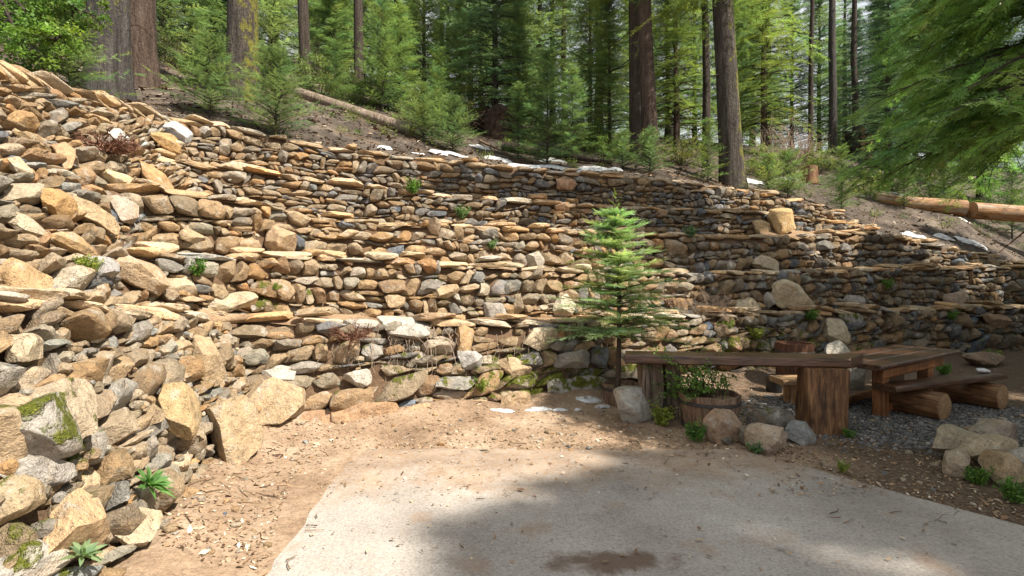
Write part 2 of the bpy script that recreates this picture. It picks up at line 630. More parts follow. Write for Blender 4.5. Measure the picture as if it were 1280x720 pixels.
K_B = np.array([(-3.15, 1.0, 1.40), (-3.15, 1.9, 1.40), (-3.12, 2.5, 1.38), (-3.2, 3.1, 1.36), (-3.25, 3.9, 1.34), (-3.42, 4.9, 1.25), (-3.55, 6.6, 1.6)])


class Wall:
    def __init__(s, T, B):
        s.T0, s.B0 = T, B
        mid = (T + B) / 2
        seg = np.linalg.norm(np.diff(mid, axis=0), axis=1)
        s.s = np.concatenate([[0], np.cumsum(seg)])
        s.L = s.s[-1]
        tan = norm(np.gradient(mid, s.s, axis=0))
        up = norm(T - B)
        s.nrm = norm(np.cross(tan, up))
        if np.mean(s.nrm[:, 1]) > 0 and np.mean(s.nrm[:, 0]) < 0:
            s.nrm = -s.nrm
        s.H = np.linalg.norm(T - B, axis=1)

    def ip(s, A, x):
        return np.stack([np.interp(x, s.s, A[:, k]) for k in range(3)], -1)

    def height(s, x):
        return np.interp(x, s.s, s.H)

    def frame(s, x, t):
        B, T = s.ip(s.B0, x), s.ip(s.T0, x)
        up = norm(T - B)
        n = norm(s.ip(s.nrm, x))
        n = norm(n - up * np.sum(n * up, -1, keepdims=True))
        tan = np.cross(up, n)
        return B + up * np.asarray(t)[..., None], tan, up, n

    def at_px(s, px, py):
        x = np.linspace(0, s.L, 400)[:, None]
        v = np.linspace(0, 1, 60)[None, :]
        X = np.broadcast_to(x, (400, 60))
        t = v * s.height(X)
        p, _, _, _ = s.frame(X, t)
        y = np.maximum(p[..., 1], .3)
        u = 640 + p[..., 0] / y * F
        w = HOR - (p[..., 2] - CH) / y * F
        i = np.argmin((u - px) ** 2 + (w - py) ** 2)
        return X.ravel()[i], t.ravel()[i], p.reshape(-1, 3)[i]


def clip_poly(poly, a, c):
    """keep points with a.p <= c"""
    out = []
    n = len(poly)
    for i in range(n):
        p, q = poly[i], poly[(i + 1) % n]
        dp = a[0] * p[0] + a[1] * p[1] - c
        dq = a[0] * q[0] + a[1] * q[1] - c
        if dp <= 0:
            out.append(p)
        if (dp < 0) != (dq < 0):
            f = dp / (dp - dq)
            out.append((p[0] + (q[0] - p[0]) * f, p[1] + (q[1] - p[1]) * f))
    return out


def layout(L, Hmax, hfun, r0, aspect, rg, holes=(), sig=.42, rmax=2.3):
    """random rubble: weighted cells in a domain squeezed along the length. returns list of polygons (s,t)"""
    LX = L / aspect
    cell = r0 * rmax * 2
    grid = {}
    pts = []

    def ok(x, y, r, k):
        gx, gy = int(x / cell), int(y / cell)
        for i in range(gx - 1, gx + 2):
            for j in range(gy - 1, gy + 2):
                for q in grid.get((i, j), ()):
                    m = (r + q[2]) * k
                    if abs(q[0] - x) < m and (q[0] - x) ** 2 + (q[1] - y) ** 2 < m * m:
                        return False
        return True

    area = LX * Hmax
    for sc, tries in ((rmax, .25), (1.3, 1.0), (1.05, 4), (.8, 9), (.6, 22), (.45, 30)):
        n = int(area / (r0 * r0) * tries)
        for _ in range(n):
            r = r0 * sc * math.exp(rg.normal(0, .12))
            x, y = rg.uniform(0, LX), rg.uniform(0, Hmax)
            if y > hfun(x * aspect) + .02:
                continue
            bad = False
            for (hx, hy, hw, hh) in holes:
                if ((x * aspect - hx) / (hw * .92)) ** 2 + ((y - hy) / (hh * .92)) ** 2 < 1:
                    bad = True
                    break
            if bad or not ok(x, y, r, .93 if sc > .5 else 1.0):
                continue
            p = (x, y, r)
            pts.append(p)
            grid.setdefault((int(x / cell), int(y / cell)), []).append(p)
    polys = []
    for (x, y, r) in pts:
        gx, gy = int(x / cell), int(y / cell)
        R = r * 2.6
        poly = [(x - R, max(y - R, -.02)), (x + R, max(y - R, -.02)), (x + R, y + R), (x - R, y + R)]
        nb = []
        for i in range(gx - 1, gx + 2):
            for j in range(gy - 1, gy + 2):
                nb += grid.get((i, j), ())
        nb.sort(key=lambda q: (q[0] - x) ** 2 + (q[1] - y) ** 2)
        for q in nb[1:22]:
            ax, ay = q[0] - x, q[1] - y
            c = (q[0] ** 2 + q[1] ** 2 - q[2] ** 2 - x * x - y * y + r * r) / 2
            poly = clip_poly(poly, (ax, ay), c)
            if len(poly) < 3:
                break
        if len(poly) >= 3:
            polys.append(np.array(poly) * (aspect, 1))
    return polys


def rows_layout(L, Hmax, hfun, h0, wr, rg, holes=(), split=.16, tall=.07):
    """flat stones in wandering courses; some courses split, some stones standing through two courses"""
    ys = [0.0]
    while ys[-1] < Hmax + .05:
        ys.append(ys[-1] + h0 * math.exp(rg.normal(0, .28)))
    ph = rg.uniform(0, 100, len(ys))

    def yb(k, x):
        f = 0 if k == 0 else 1
        return ys[k] + f * h0 * (.42 * math.sin(x * 2.1 + ph[k]) * math.sin(x * .7 + ph[k] * 2) + .24 * math.sin(x * 5.3 + ph[k] * 3))

    out = []
    block = {}
    for k in range(len(ys) - 1):
        x = -rg.uniform(0, .2)
        h = ys[k + 1] - ys[k]
        slant = rg.normal(0, .1)
        while x < L:
            w = min(max(.05, h * wr * math.exp(rg.normal(0, .42)) * (1.0 if h > h0 * .8 else 1.3)), h0 * wr * 2.1)
            a, b = x, x + w
            x = b
            hit = [hi for lo, hi in block.get(k, ()) if a < hi - .01 and b > lo + .01]
            if hit:
                lo_ = min(lo for lo, hi in block[k] if a < hi - .01 and b > lo + .01)
                x = max(hit)
                if lo_ - a < .05:
                    continue
                b = lo_
            top = k + 1
            if rg.random() < tall and k + 2 < len(ys) and ys[k + 2] - ys[k] < h0 * 2.1:
                top = k + 2
                b = a + min(max(w * .9, h * 1.3), h0 * 1.8)
                x = b
                block.setdefault(k + 1, []).append((a, b))
            mid = (a + b) / 2
            y0, y1 = yb(k, mid), yb(top, mid)
            if (y0 + y1) / 2 > hfun(np.clip(mid, 0, L)) - .01:
                continue
            if any(((mid - hx) / (hw * .68)) ** 2 + (((y0 + y1) / 2 - hy) / (hh * .68)) ** 2 < 1 for hx, hy, hw, hh in holes):
                continue
            sl, sr = slant + rg.normal(0, .45) * h, slant + rg.normal(0, .45) * h
            j = lambda: rg.normal(0, .07) * h

            def quad(u0, u1):
                g = lambda xx, u: yb(k, xx) * (1 - u) + yb(top, xx) * u
                a0, a1 = a + sl * (u0 - .5), a + sl * (u1 - .5)
                b0, b1 = b + sr * (u0 - .5), b + sr * (u1 - .5)
                e = rg.uniform(.01, .17, 4) * (u1 - u0) * h * (top - k)
                return np.array([(a0 + j(), g(a0, u0) + e[0]), ((a0 + b0) / 2 + j(), g(mid, u0) + j() * .4), (b0 + j(), g(b0, u0) + e[1]),
                                 ((b0 + b1) / 2 + j(), g(b0, (u0 + u1) / 2)),
                                 (b1 + j(), g(b1, u1) - e[2]), ((a1 + b1) / 2 + j(), g(mid, u1) + j() * .4), (a1 + j(), g(a1, u1) - e[3]),
                                 ((a0 + a1) / 2 + j(), g(a0, (u0 + u1) / 2))])
            if top == k + 1 and rg.random() < split and w > h * 1.3:
                m = rg.uniform(.35, .65)
                out.append(quad(0, m))
                out.append(quad(m, 1))
            else:
                out.append(quad(0, 1))
    return out


def resample(poly, n):
    d = np.linalg.norm(np.roll(poly, -1, 0) - poly, axis=1)
    s = np.concatenate([[0], np.cumsum(d)])
    x = np.arange(n) / n * s[-1]
    pp = np.concatenate([poly, poly[:1]])
    return np.stack([np.interp(x, s, pp[:, 0]), np.interp(x, s, pp[:, 1])], -1)


def chaikin(p, f=.25):
    q = np.roll(p, -1, 0)
    return np.stack([p * (1 - f) + q * f, p * f + q * (1 - f)], 1).reshape(-1, 2)


PAL = np.array([(.45, .325, .20), (.45, .285, .14), (.55, .45, .325), (.335, .30, .255), (.50, .47, .42), (.29, .19, .11),
                (.40, .23, .125), (.25, .255, .27), (.40, .33, .235), (.60, .54, .44)])
GREYS = PAL[[3, 7]].copy()
PAL = PAL * .58 + np.array([.42, .30, .175]) * .42
PAL[[3, 7]] = GREYS * np.array([.92, .90, .86])
W_WARM = np.array([.22, .15, .15, .10, .07, .08, .09, .02, .09, .03])
W_BACK = np.array([.20, .10, .13, .15, .07, .10, .07, .04, .12, .02])
W_GREY_SHADE = np.array([.12, .05, .05, .25, .05, .15, .05, .20, .08, .0])  # greyer stones, with shade of the upper and right walls mixed in
W_PALE = np.array([.16, .11, .20, .12, .13, .05, .06, .02, .08, .07])


def pick_cols(w, n, rg):
    w = np.asarray(w)
    if w.ndim == 1:
        w = np.tile(w, (n, 1))
    w = w / w.sum(1, keepdims=True)
    c = np.cumsum(w, 1)
    k = (rg.random(n)[:, None] > c).sum(1).clip(0, len(PAL) - 1)
    col = PAL[k] * (1 + .16 * rg.normal(size=(n, 1))) * (1 + .07 * rg.normal(size=(n, 1)) * np.array([1, 0, -1.2]))
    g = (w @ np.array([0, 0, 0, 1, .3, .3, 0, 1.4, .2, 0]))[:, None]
    col = col * (1 - .55 * np.clip(g - .15, 0, .5))  # grey mixes darkened further: painted shade on top of the stone colour
    return np.clip(col * .72, .03, .6)


def stones(wall, polys, n, rg, gap=.011, bulge=(.28, .55), bmax=.13, prot=.022, rough=.055, tilt=.16, rk=8):
    """solid stones from cell outlines, as (S,K,3) vertices plus face templates"""
    rad = np.array([.72, .98, 1.0, .998, .985, .92, .70, .35])
    dep = np.array([-.16, -.07, 0., .42, .74, .92, .99, 1.0])
    if rk == 6:
        rad, dep = rad[[0, 2, 3, 5, 6, 7]], dep[[0, 2, 3, 5, 6, 7]]
    C, Lp, sz = [], [], []
    for p in polys:
        q = resample(chaikin(p, .09), n)
        c = q.mean(0)
        l = q - c
        w, h = np.ptp(l[:, 0]), np.ptp(l[:, 1])
        if min(w, h) < .028:
            continue
        l = l * np.array([max(.5, 1 - gap * 2 / w), max(.5, 1 - gap * 2 / h)])
        a = rg.normal(0, .07)
        l = l @ np.array([[math.cos(a), math.sin(a)], [-math.sin(a), math.cos(a)]])
        C.append(c)
        Lp.append(l)
        sz.append((w, h))
    C, Lp, sz = np.array(C), np.array(Lp), np.array(sz)
    S = len(C)
    mn = sz.min(1)
    b = np.clip(mn * rg.uniform(*bulge, S), .012, bmax)
    p = rg.normal(0, prot, S) + np.clip(mn - .12, 0, .3) * .12
    xy = Lp[:, None] * rad[None, :, None, None] * (1 + .03 * rg.normal(size=(S, len(rad), n, 1)))
    # off-centre crown
    sh = rg.uniform(-.16, .16, (S, 1, 1, 2)) * sz[:, None, None, :]
    xy = xy + sh * np.maximum(dep, 0)[None, :, None, None] ** 2
    zz = np.where(dep[None] < 0, dep[None] * np.ones((S, 1)), dep[None] * b[:, None])
    zz = np.broadcast_to(zz[:, :, None], xy.shape[:3]).copy()
    V = np.concatenate([xy, zz[..., None]], -1).reshape(S, -1, 3)
    ctr = np.concatenate([sh[:, 0, 0], b[:, None]], -1)[:, None]
    V = np.concatenate([V, ctr], 1)
    # flat broken faces
    sc = np.stack([sz[:, 0] / 2, sz[:, 1] / 2, b], -1)[:, None]
    N = V / sc
    front = V[..., 2] > -.05
    for k in range(8):
        d = rg.normal(size=(S, 3)) * np.array([1, 1, .55])
        d[:, 2] = np.abs(d[:, 2]) + .25
        d = norm(d)
        o = rg.uniform(.60, .98, S)
        dot = np.maximum(np.einsum('nkc,nc->nk', N, d) - o[:, None], 0) * front
        N = N - dot[..., None] * d[:, None]
    V = N * sc
    tl = rg.normal(0, tilt, (S, 2))
    V[..., 2] += (V[..., :2] * tl[:, None]).sum(-1) * front + p[:, None]
    seed = rg.uniform(-40, 40, (S, 1, 3))
    q = V / np.clip(mn, .05, .4)[:, None, None] + seed
    nz = np.stack([.8 * sn(q, 1.5, k) + .7 * sn(q, 4.6, (k + 1) % 3) for k in range(3)], -1)
    V = V + nz * (rough * mn)[:, None, None] * np.array([.8, .8, 1.0])
    x = C[:, 0:1] + V[..., 0]
    t = C[:, 1:2] + V[..., 1]
    base, tan, up, nr = wall.frame(np.clip(x, 0, wall.L), t)
    base = base + tan * (x - np.clip(x, 0, wall.L))[..., None]
    Wd = base + nr * V[..., 2:3]
    R = len(rad)
    i0 = np.arange(R - 1)[:, None] * n
    j = np.arange(n)[None]
    k = (j + 1) % n
    Q = np.stack([i0 + j, i0 + k, i0 + n + k, i0 + n + j], -1).reshape(-1, 4)
    jj = np.arange(n)
    T = np.stack([(R - 1) * n + jj, (R - 1) * n + (jj + 1) % n, np.full(n, R * n)], -1)
    K = R * n + 1
    off = (np.arange(S) * K)[:, None, None]
    return Wd, Q[None] + off, T[None] + off, C, mn


def cope(wall, rg, w=(.16, .46), th=(.035, .085), dep=(.22, .36), over=.035, x0=0, x1=None, sub=3, lay=1.25):
    """flat slabs laid along the top edge"""
    x1 = wall.L if x1 is None else x1
    pos, size, rot = [], [], []
    for layer in range(2):
        x = x0
        while x < x1:
            ww = rg.uniform(*w) * (1.0 if layer == 0 else .8)
            if layer == 0 or rg.random() < lay - 1:
                h = rg.uniform(*th)
                d = rg.uniform(*dep)
                xm = min(x + ww / 2, wall.L)
                p, tan, up, nr = wall.frame(np.array([xm]), np.array([wall.height(xm)]))
                n = nr[0].copy()
                n[2] = 0
                n = norm(n)
                ta = tan[0]
                p[0] = p[0] + np.array([0, 0, .012 * rg.normal()])
                pos.append(p[0] - n * (d / 2 - over * rg.uniform(.55, 1.35)) + np.array([0, 0, h * .3 + layer * (th[0] + th[1]) / 2 * .9]))
                ax = np.cross(n, ta)
                R = np.stack([ta, n, -ax if ax[2] < 0 else ax], -1)
                R = R @ rotx(rg.normal(0, .07)) @ roty(rg.normal(0, .045)) @ rotz(rg.normal(0, .15))
                size.append((ww / 2 * .97, d / 2, h / 2))
                rot.append(R)
            x += ww * (1.0 if rg.random() > .08 else 1.35)
    return rocks(pos, size, np.array(rot), rg, sub=sub, box=(4.5, 9), facets=6, off=(.80, 1.05), rough=.045)


def backing(wall, off=.055):
    nx = max(8, int(wall.L / .25))
    x = np.linspace(0, wall.L, nx)[:, None]
    v = np.linspace(-.05, 1.0, 8)[None]
    X = np.broadcast_to(x, (nx, 8))
    p, tan, up, n = wall.frame(X, v * wall.height(X))
    p = p - n * off + n * .03 * sn(p, 3.0)[..., None]
    q = p[:, -1:] - np.array([n[:, -1, 0], n[:, -1, 1], 0 * n[:, -1, 0]]).T[:, None] * .40 - np.array([0, 0, .02])
    p = np.concatenate([p, q], 1)
    m = p.shape[1]
    i, j = np.meshgrid(np.arange(nx - 1), np.arange(m - 1), indexing='ij')
    a = i * m + j
    return p.reshape(-1, 3), np.stack([a, a + m, a + m + 1, a + 1], -1).reshape(-1, 4)


def build_wall(name, label, T, B, r0, aspect, seed, n=16, wcol=None, boulders=(), mossf=None, gap=.011, cope_kw=None, rk=8,
               bulge=(.24, .46), prot=.022, tilt=.18, rubble=0, sub=3, rmax=1.6, rows=None, group='terraced dry stone walls'):
    rg = np.random.default_rng(seed)
    w = Wall(T, B)
    root = thing(name, label, 'stone wall', tuple(B[len(B) // 2]), group)
    root['kind'] = 'thing'
    org = np.array(B[len(B) // 2])
    holes, bl = [], []
    for (px, py, wpx, hpx, lab, col, kw) in boulders:
        x, t, p = w.at_px(px, py)
        hw, hh = wpx / 2 / F * p[1], hpx / 2 / F * p[1]
        base, tan, up, nr = [q[0] for q in w.frame(np.array([x]), np.array([t]))]
        foreshort = max(.35, abs(tan[0] * 1.0 - tan[1] * p[0] / p[1]))
        hw = min(hw / foreshort, hw * 1.3)
        holes.append((x, t, hw, hh))
        bl.append((base, tan, up, nr, hw, hh, lab, col, kw))
    if rows:
        polys = rows_layout(w.L, w.H.max(), w.height, rows[0], rows[1], rg, holes)
    else:
        polys = layout(w.L, w.H.max(), w.height, r0, aspect, rg, holes, rmax=rmax)
    V, Q, Tt, C, mn = stones(w, polys, n, rg, gap=gap, rk=rk, bulge=bulge, prot=prot, tilt=tilt)
    cen = V.mean(1)
    S = len(V)
    cw = wcol(cen) if callable(wcol) else wcol
    col = pick_cols(cw, S, rg)
    ms = mossf(cen) if mossf else np.zeros(S)
    mb = MB()
    mb.add(V.reshape(-1, 3) - org, Q.reshape(-1, 4), Tt.reshape(-1, 3), np.repeat(col, V.shape[1], 0), np.repeat(ms, V.shape[1]))
    if rubble:
        # small loose stones wedged in the joints and lying along the foot
        x = rg.uniform(0, w.L, rubble)
        t = rg.uniform(0, 1, rubble) * w.height(x)
        p, tan, up, nr = w.frame(x, t)
        sz = np.exp(rg.normal(math.log(r0 * .45), .35, rubble))[:, None] * np.array([1.25, 1.0, .85])
        R = np.stack([tan, nr, up], -1) @ rotz(rg.uniform(-.4, .4, rubble)) @ roty(rg.normal(0, .3, rubble))
        V, Tt = rocks(p + nr * rg.uniform(-.02, .05, (rubble, 1)), sz, R, rg, sub=2, facets=5)
        K = V.shape[1]
        cen = V.mean(1)
        cw = wcol(cen) if callable(wcol) else wcol
        ms = mossf(cen) if mossf else np.zeros(rubble)
        mb.add(V.reshape(-1, 3) - org, None, Tt.reshape(-1, 3), np.repeat(pick_cols(cw, rubble, rg), K, 0), np.repeat(ms, K))
    mb.obj('masonry', M['stone'], root, True, 28)
    kw = dict(cope_kw or {})
    if kw.get('on', True):
        kw.pop('on', None)
        V, Tt = cope(w, rg, sub=sub, **kw)
        cen = V.mean(1)
        cw = wcol(cen) if callable(wcol) else wcol
        cc = pick_cols(np.asarray(cw) * np.array([2.2, 1.6, 2.4, .25, .5, .15, .5, .1, 1.2, .5]), len(V), rg) * 1.5  # paler, brightened slabs: sunlight on the coping put into its colour
        ms = mossf(cen) * .6 if mossf else np.zeros(len(V))
        K = V.shape[1]
        link('coping', mesh_np('coping', V.reshape(-1, 3) - org, None, Tt, np.repeat(cc, K, 0), np.repeat(ms, K), M['stone'], True, 35), root)
    bv, bq = backing(w)
    link('earth_fill', mesh_np('earth_fill', bv - org, bq, mat=M['earth']), root)
    for (base, tan, up, nr, hw, hh, lab, col, kw) in bl:
        dp = kw.get('dep', .75) * min(hw, hh)
        R = np.stack([tan, nr, up], -1)
        R = R @ roty(math.radians(-kw.get('rot', 0))) @ rotx(math.radians(kw.get('lean', 0)))
        V, Tt = rocks([base + nr * (kw.get('out', .35) * dp)], [(hw * 1.07, dp, hh * 1.07)], R[None], rg, sub=5 if hw * 1000 / base[1] > 35 else 4,
                      box=kw.get('box', (2.6, 4.2)), facets=kw.get('fac', 12), off=kw.get('off', (.56, .88)), rough=kw.get('rough', .05))
        V = V[0]
        V = V + norm(V - V.mean(0)) * (.05 * min(hw, hh) * sn(V / max(min(hw, hh), .03) * .25 + hw * 37, 9.0, 1))[:, None] * .5
        o = link('boulder', mesh_np('boulder', V - org, None, Tt[0], np.tile(col, (len(V), 1)), np.full(len(V), kw.get('moss', 0.0)), M['stone'], True, 30), root)
        if lab:
            o['label'] = lab
    return w, root


def gs(x, y, cx, cy, sx, sy):
    return np.exp(-((x - cx) / sx) ** 2 - ((y - cy) / sy) ** 2)


def pxy(c):
    y = np.maximum(c[:, 1], .5)
    return 640 + c[:, 0] / y * F, HOR - (c[:, 2] - CH) / y * F


def moss_A(c):
    u, v = pxy(c)
    m = .75 * gs(u, v, 705, 480, 110, 45) + .45 * gs(u, v, 930, 440, 110, 45) + .36 * gs(u, v, 480, 460, 160, 50)
    m += .4 * gs(u, v, 1120, 440, 160, 30)
    return np.clip(m, 0, .9)


def moss_L(c):
    u, v = pxy(c)
    return np.clip(.55 * gs(u, v, 60, 580, 90, 80) + .35 * gs(u, v, 60, 700, 90, 40) + .25 * gs(u, v, 230, 470, 50, 50), 0, .9)


def moss_B(c):
    u, v = pxy(c)
    return np.clip(.38 * gs(u, v, 340, 375, 60, 25) + .38 * gs(u, v, 540, 370, 130, 40) + .35 * gs(u, v, 1050, 375, 60, 25), 0, .9)


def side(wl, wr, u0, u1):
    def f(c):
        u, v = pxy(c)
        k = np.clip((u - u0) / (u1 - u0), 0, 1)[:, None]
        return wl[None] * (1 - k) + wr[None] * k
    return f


TAN, OCH, PALE, GREY, BRN, ORG, LGT = (.42, .31, .19), (.42, .30, .16), (.47, .38, .26), (.34, .31, .27), (.32, .20, .12), (.52, .28, .09), (.45, .41, .35)

WALL_L, ro = build_wall('retaining_wall', 'lowest stone wall beside the slab at left, of big pale boulders with thick green moss', A_LT, A_LB, .062, 1.6, 3,
    n=24, wcol=W_PALE, mossf=moss_L, gap=-.012, prot=.035, tilt=.22, bulge=(.28, .5), rubble=420, sub=4, rows=(.108, 1.5),
    cope_kw=dict(w=(.2, .5), th=(.05, .12), dep=(.3, .5), over=.05, lay=1.5),
    boulders=[
        (34, 540, 92, 100, 'big grey boulder with a thick green moss cap', GREY, dict(moss=.68, dep=.8, box=(2.4, 2.6))),
        (44, 592, 88, 44, 'flat mossy boulder', GREY, dict(moss=.34, rot=-14)),
        (262, 548, 56, 88, 'tall tan boulder standing at the bend of the wall', TAN, dict(dep=.9, out=.7, rot=-12, box=(3, 3.4))),
        (203, 522, 48, 66, 'upright yellowish boulder', OCH, dict(out=.6, rot=18)),
        (248, 450, 44, 66, 'tall pale tan boulder near the top', TAN, dict(out=.3, rot=-8)),
        (78, 664, 100, 76, 'wide tan boulder stained orange', (.48, .33, .19), dict(out=.5, rot=8, dep=.9, moss=.06)),
        (40, 704, 80, 50, 'pale boulder with moss low at the corner', LGT, dict(moss=.34, out=.5)),
        (20, 441, 46, 40, None, PALE, dict(out=.5)),
        (160, 668, 48, 60, None, PALE, dict(out=.5)),
    ])
WALL_A, ro = build_wall('terrace_wall', 'lowest long stone wall across the back, mossy at its foot behind the planted sapling', A_RT, A_RB, .064, 1.75, 4,
    n=20, wcol=side(W_BACK, W_GREY_SHADE, 560, 1000), mossf=moss_A, gap=.001, prot=.03, tilt=.2, rubble=260, rows=(.165, 1.4),
    cope_kw=dict(w=(.28, .75), th=(.07, .12), dep=(.42, .58), over=.06, lay=1.3),
    boulders=[
        (338, 506, 74, 54, 'square pale block at the left end', TAN, dict(box=(5, 6), out=.6, dep=.9, off=(.8, 1.0))),
        (455, 523, 76, 40, None, (.38, .24, .14), dict(out=.6)),
        (527, 519, 70, 34, None, (.40, .26, .16), dict(out=.6)),
        (590, 514, 62, 26, None, (.40, .27, .16), dict(out=.6)),
        (380, 530, 60, 30, None, BRN, dict(out=.5)),
        (352, 470, 46, 26, None, LGT, dict(out=.5)),
        (512, 414, 48, 22, 'flat whitish slab on the edge', (.40, .37, .32), dict(out=.6, rot=6)),
        (448, 474, 36, 26, None, LGT, dict(out=.5)),
        (588, 448, 34, 26, None, (.42, .40, .37), dict(out=.5)),
        (640, 462, 38, 26, None, TAN, dict(out=.5)),
        (668, 424, 48, 26, None, PALE, dict(out=.5, rot=10)),
        (640, 505, 50, 30, None, (.36, .25, .15), dict(out=.5, moss=.3)),
        (700, 490, 46, 30, None, GREY, dict(out=.5, moss=.5)),
        (735, 486, 40, 30, None, GREY, dict(out=.5, moss=.55)),
        (715, 450, 44, 26, None, GREY, dict(out=.4, moss=.2)),
        (1040, 415, 36, 34, 'upright mossy block by the tumbled stretch', PALE, dict(out=.5, moss=.1)),
        (1060, 398, 30, 14, None, GREY, dict(out=.5, moss=.62)),
        (1240, 402, 44, 18, None, BRN, dict(out=.4)),
    ])
WALL_B, ro = build_wall('terrace_wall', 'second stone wall up, with a large pale boulder leaning on it at right', B_T, B_B, .052, 1.85, 5,
    n=16, wcol=side(W_WARM, W_GREY_SHADE, 620, 1080), mossf=moss_B, gap=.002, rubble=160, rows=(.138, 1.25),
    cope_kw=dict(w=(.26, .72), th=(.07, .12), dep=(.42, .56), over=.055, lay=1.25),
    boulders=[
        (281, 379, 66, 26, 'long flat block near the left end', (.46, .37, .25), dict(out=.5, box=(4, 5))),
        (321, 384, 24, 16, 'small green mossy stone', GREY, dict(moss=.75, out=.6)),
        (985, 379, 58, 32, 'large pale boulder leaning against the wall', (.52, .42, .28), dict(out=.9, rot=-22, dep=1.0, moss=.12)),
        (957, 374, 22, 24, None, LGT, dict(out=.6)),
        (1190, 377, 30, 26, None, (.42, .32, .24), dict(out=.7)),
        (558, 364, 34, 18, None, TAN, dict(out=.5)),
        (616, 390, 32, 26, None, GREY, dict(out=.5, moss=.1)),
        (490, 376, 24, 18, None, TAN, dict(out=.5)),
        (1062, 378, 30, 18, None, GREY, dict(out=.4)),
        (930, 385, 40, 24, None, PALE, dict(out=.7)),
        (700, 385, 30, 24, None, (.50, .43, .32), dict(out=.5, rot=30)),
    ])
WALL_C, ro = build_wall('terrace_wall', 'third stone wall up in the middle of the terraces, in warm sunlit tan at left', C_T, C_B, .050, 1.75, 6,
    n=16, wcol=side(W_WARM, W_GREY_SHADE, 640, 1050), gap=.002, rubble=120, rows=(.135, 1.25),
    cope_kw=dict(w=(.26, .72), th=(.07, .12), dep=(.42, .56), over=.055, lay=1.25),
    boulders=[
        (342, 303, 40, 42, 'rounded brown boulder set in the wall', (.40, .28, .17), dict(out=.6, box=(2.3, 2.6))),
        (240, 297, 34, 20, None, TAN, dict(out=.5)),
        (470, 318, 24, 16, None, (.45, .30, .16), dict(out=.5)),
        (950, 330, 26, 26, None, PALE, dict(out=.6)),
    ])
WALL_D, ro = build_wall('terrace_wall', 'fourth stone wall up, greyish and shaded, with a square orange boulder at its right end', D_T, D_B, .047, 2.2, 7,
    n=14, wcol=side(W_BACK, W_GREY_SHADE, 300, 520), gap=.003, rk=8, rubble=60, rows=(.125, 1.45),
    cope_kw=dict(w=(.26, .72), th=(.07, .12), dep=(.42, .56), over=.055, lay=1.2),
    boulders=[
        (968, 279, 34, 36, 'square orange tan boulder', (.48, .32, .15), dict(out=.9, box=(4, 5))),
        (948, 288, 24, 22, None, (.46, .32, .17), dict(out=.8)),
        (705, 232, 20, 12, None, (.38, .24, .14), dict(out=.5)),
    ])
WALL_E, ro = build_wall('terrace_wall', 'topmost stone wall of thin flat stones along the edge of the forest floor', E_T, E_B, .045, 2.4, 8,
    n=14, wcol=side(W_BACK, W_GREY_SHADE, 300, 520), gap=.003, rk=8, rubble=60, rows=(.118, 1.55),
    cope_kw=dict(w=(.26, .72), th=(.07, .12), dep=(.42, .56), over=.055, lay=1.2),
    boulders=[
        (706, 231, 26, 16, 'rounded reddish brown boulder', (.36, .21, .12), dict(out=.7)),
        (1063, 282, 20, 12, None, (.42, .28, .14), dict(out=.6)),
    ])
WALL_K, ro = build_wall('stone_bank', 'steep bank of warm tan rubble at left, climbing above the lowest wall to the forest', K_T, K_B, .052, 1.9, 9,
    n=20, wcol=W_WARM, gap=-.004, prot=.04, tilt=.24, bulge=(.28, .5), rubble=260, rows=(.112, 1.65),
    cope_kw=dict(w=(.25, .55), th=(.05, .10), dep=(.28, .42), over=.05, lay=1.6),
    boulders=[
        (164, 350, 56, 44, 'broad brownish boulder', (.42, .31, .20), dict(out=.6, dep=.9)),
        (214, 366, 52, 56, 'pale streaked boulder', (.48, .38, .26), dict(out=.5, rot=-25)),
        (22, 360, 62, 64, 'large orange tan boulder low at the left', (.45, .30, .16), dict(out=.5, rot=25, box=(4, 5))),
        (88, 310, 62, 32, 'pointed orange slab', (.44, .29, .15), dict(out=.6, rot=10)),
        (116, 344, 36, 46, 'grey upright slab', (.36, .34, .32), dict(out=.8, rot=-15, box=(4, 5))),
        (60, 262, 46, 44, None, (.44, .27, .12), dict(out=.6)),
        (75, 198, 28, 46, None, (.47, .30, .17), dict(out=.6)),
        (204, 184, 50, 26, 'leaning orange slab near the top', (.46, .29, .13), dict(out=.8, rot=22, box=(4, 5))),
        (216, 172, 38, 32, 'smooth pale grey slab near the top', (.46, .46, .46), dict(out=.6, rot=20, box=(4, 5))),
        (186, 233, 42, 40, None, (.44, .27, .13), dict(out=.7)),
        (146, 235, 44, 30, None, (.50, .40, .24), dict(out=.5)),
        (40, 185, 50, 20, None, OCH, dict(out=.6, rot=8)),
        (145, 262, 36, 40, None, (.40, .33, .26), dict(out=.5, rot=30)),
        (110, 275, 60, 36, None, (.44, .32, .19), dict(out=.6)),
        (250, 310, 40, 24, None, (.42, .34, .25), dict(out=.5)),
        (30, 285, 60, 24, None, (.48, .40, .28), dict(out=.6, rot=5)),
        (20, 215, 40, 30, None, (.50, .38, .24), dict(out=.6, rot=14)),
        (150, 180, 34, 30, None, (.50, .47, .42), dict(out=.6, rot=30)),
    ])


# ------------------------------------------------------------------ setting: lower ground, ledges, hillside
def grid_mesh(X, Y, Z):
    n, m = X.shape
    V = np.stack([X, Y, Z], -1).reshape(-1, 3)
    i, j = np.meshgrid(np.arange(n - 1), np.arange(m - 1), indexing='ij')
    a = i * m + j
    return V, np.stack([a, a + m, a + m + 1, a + 1], -1).reshape(-1, 4)


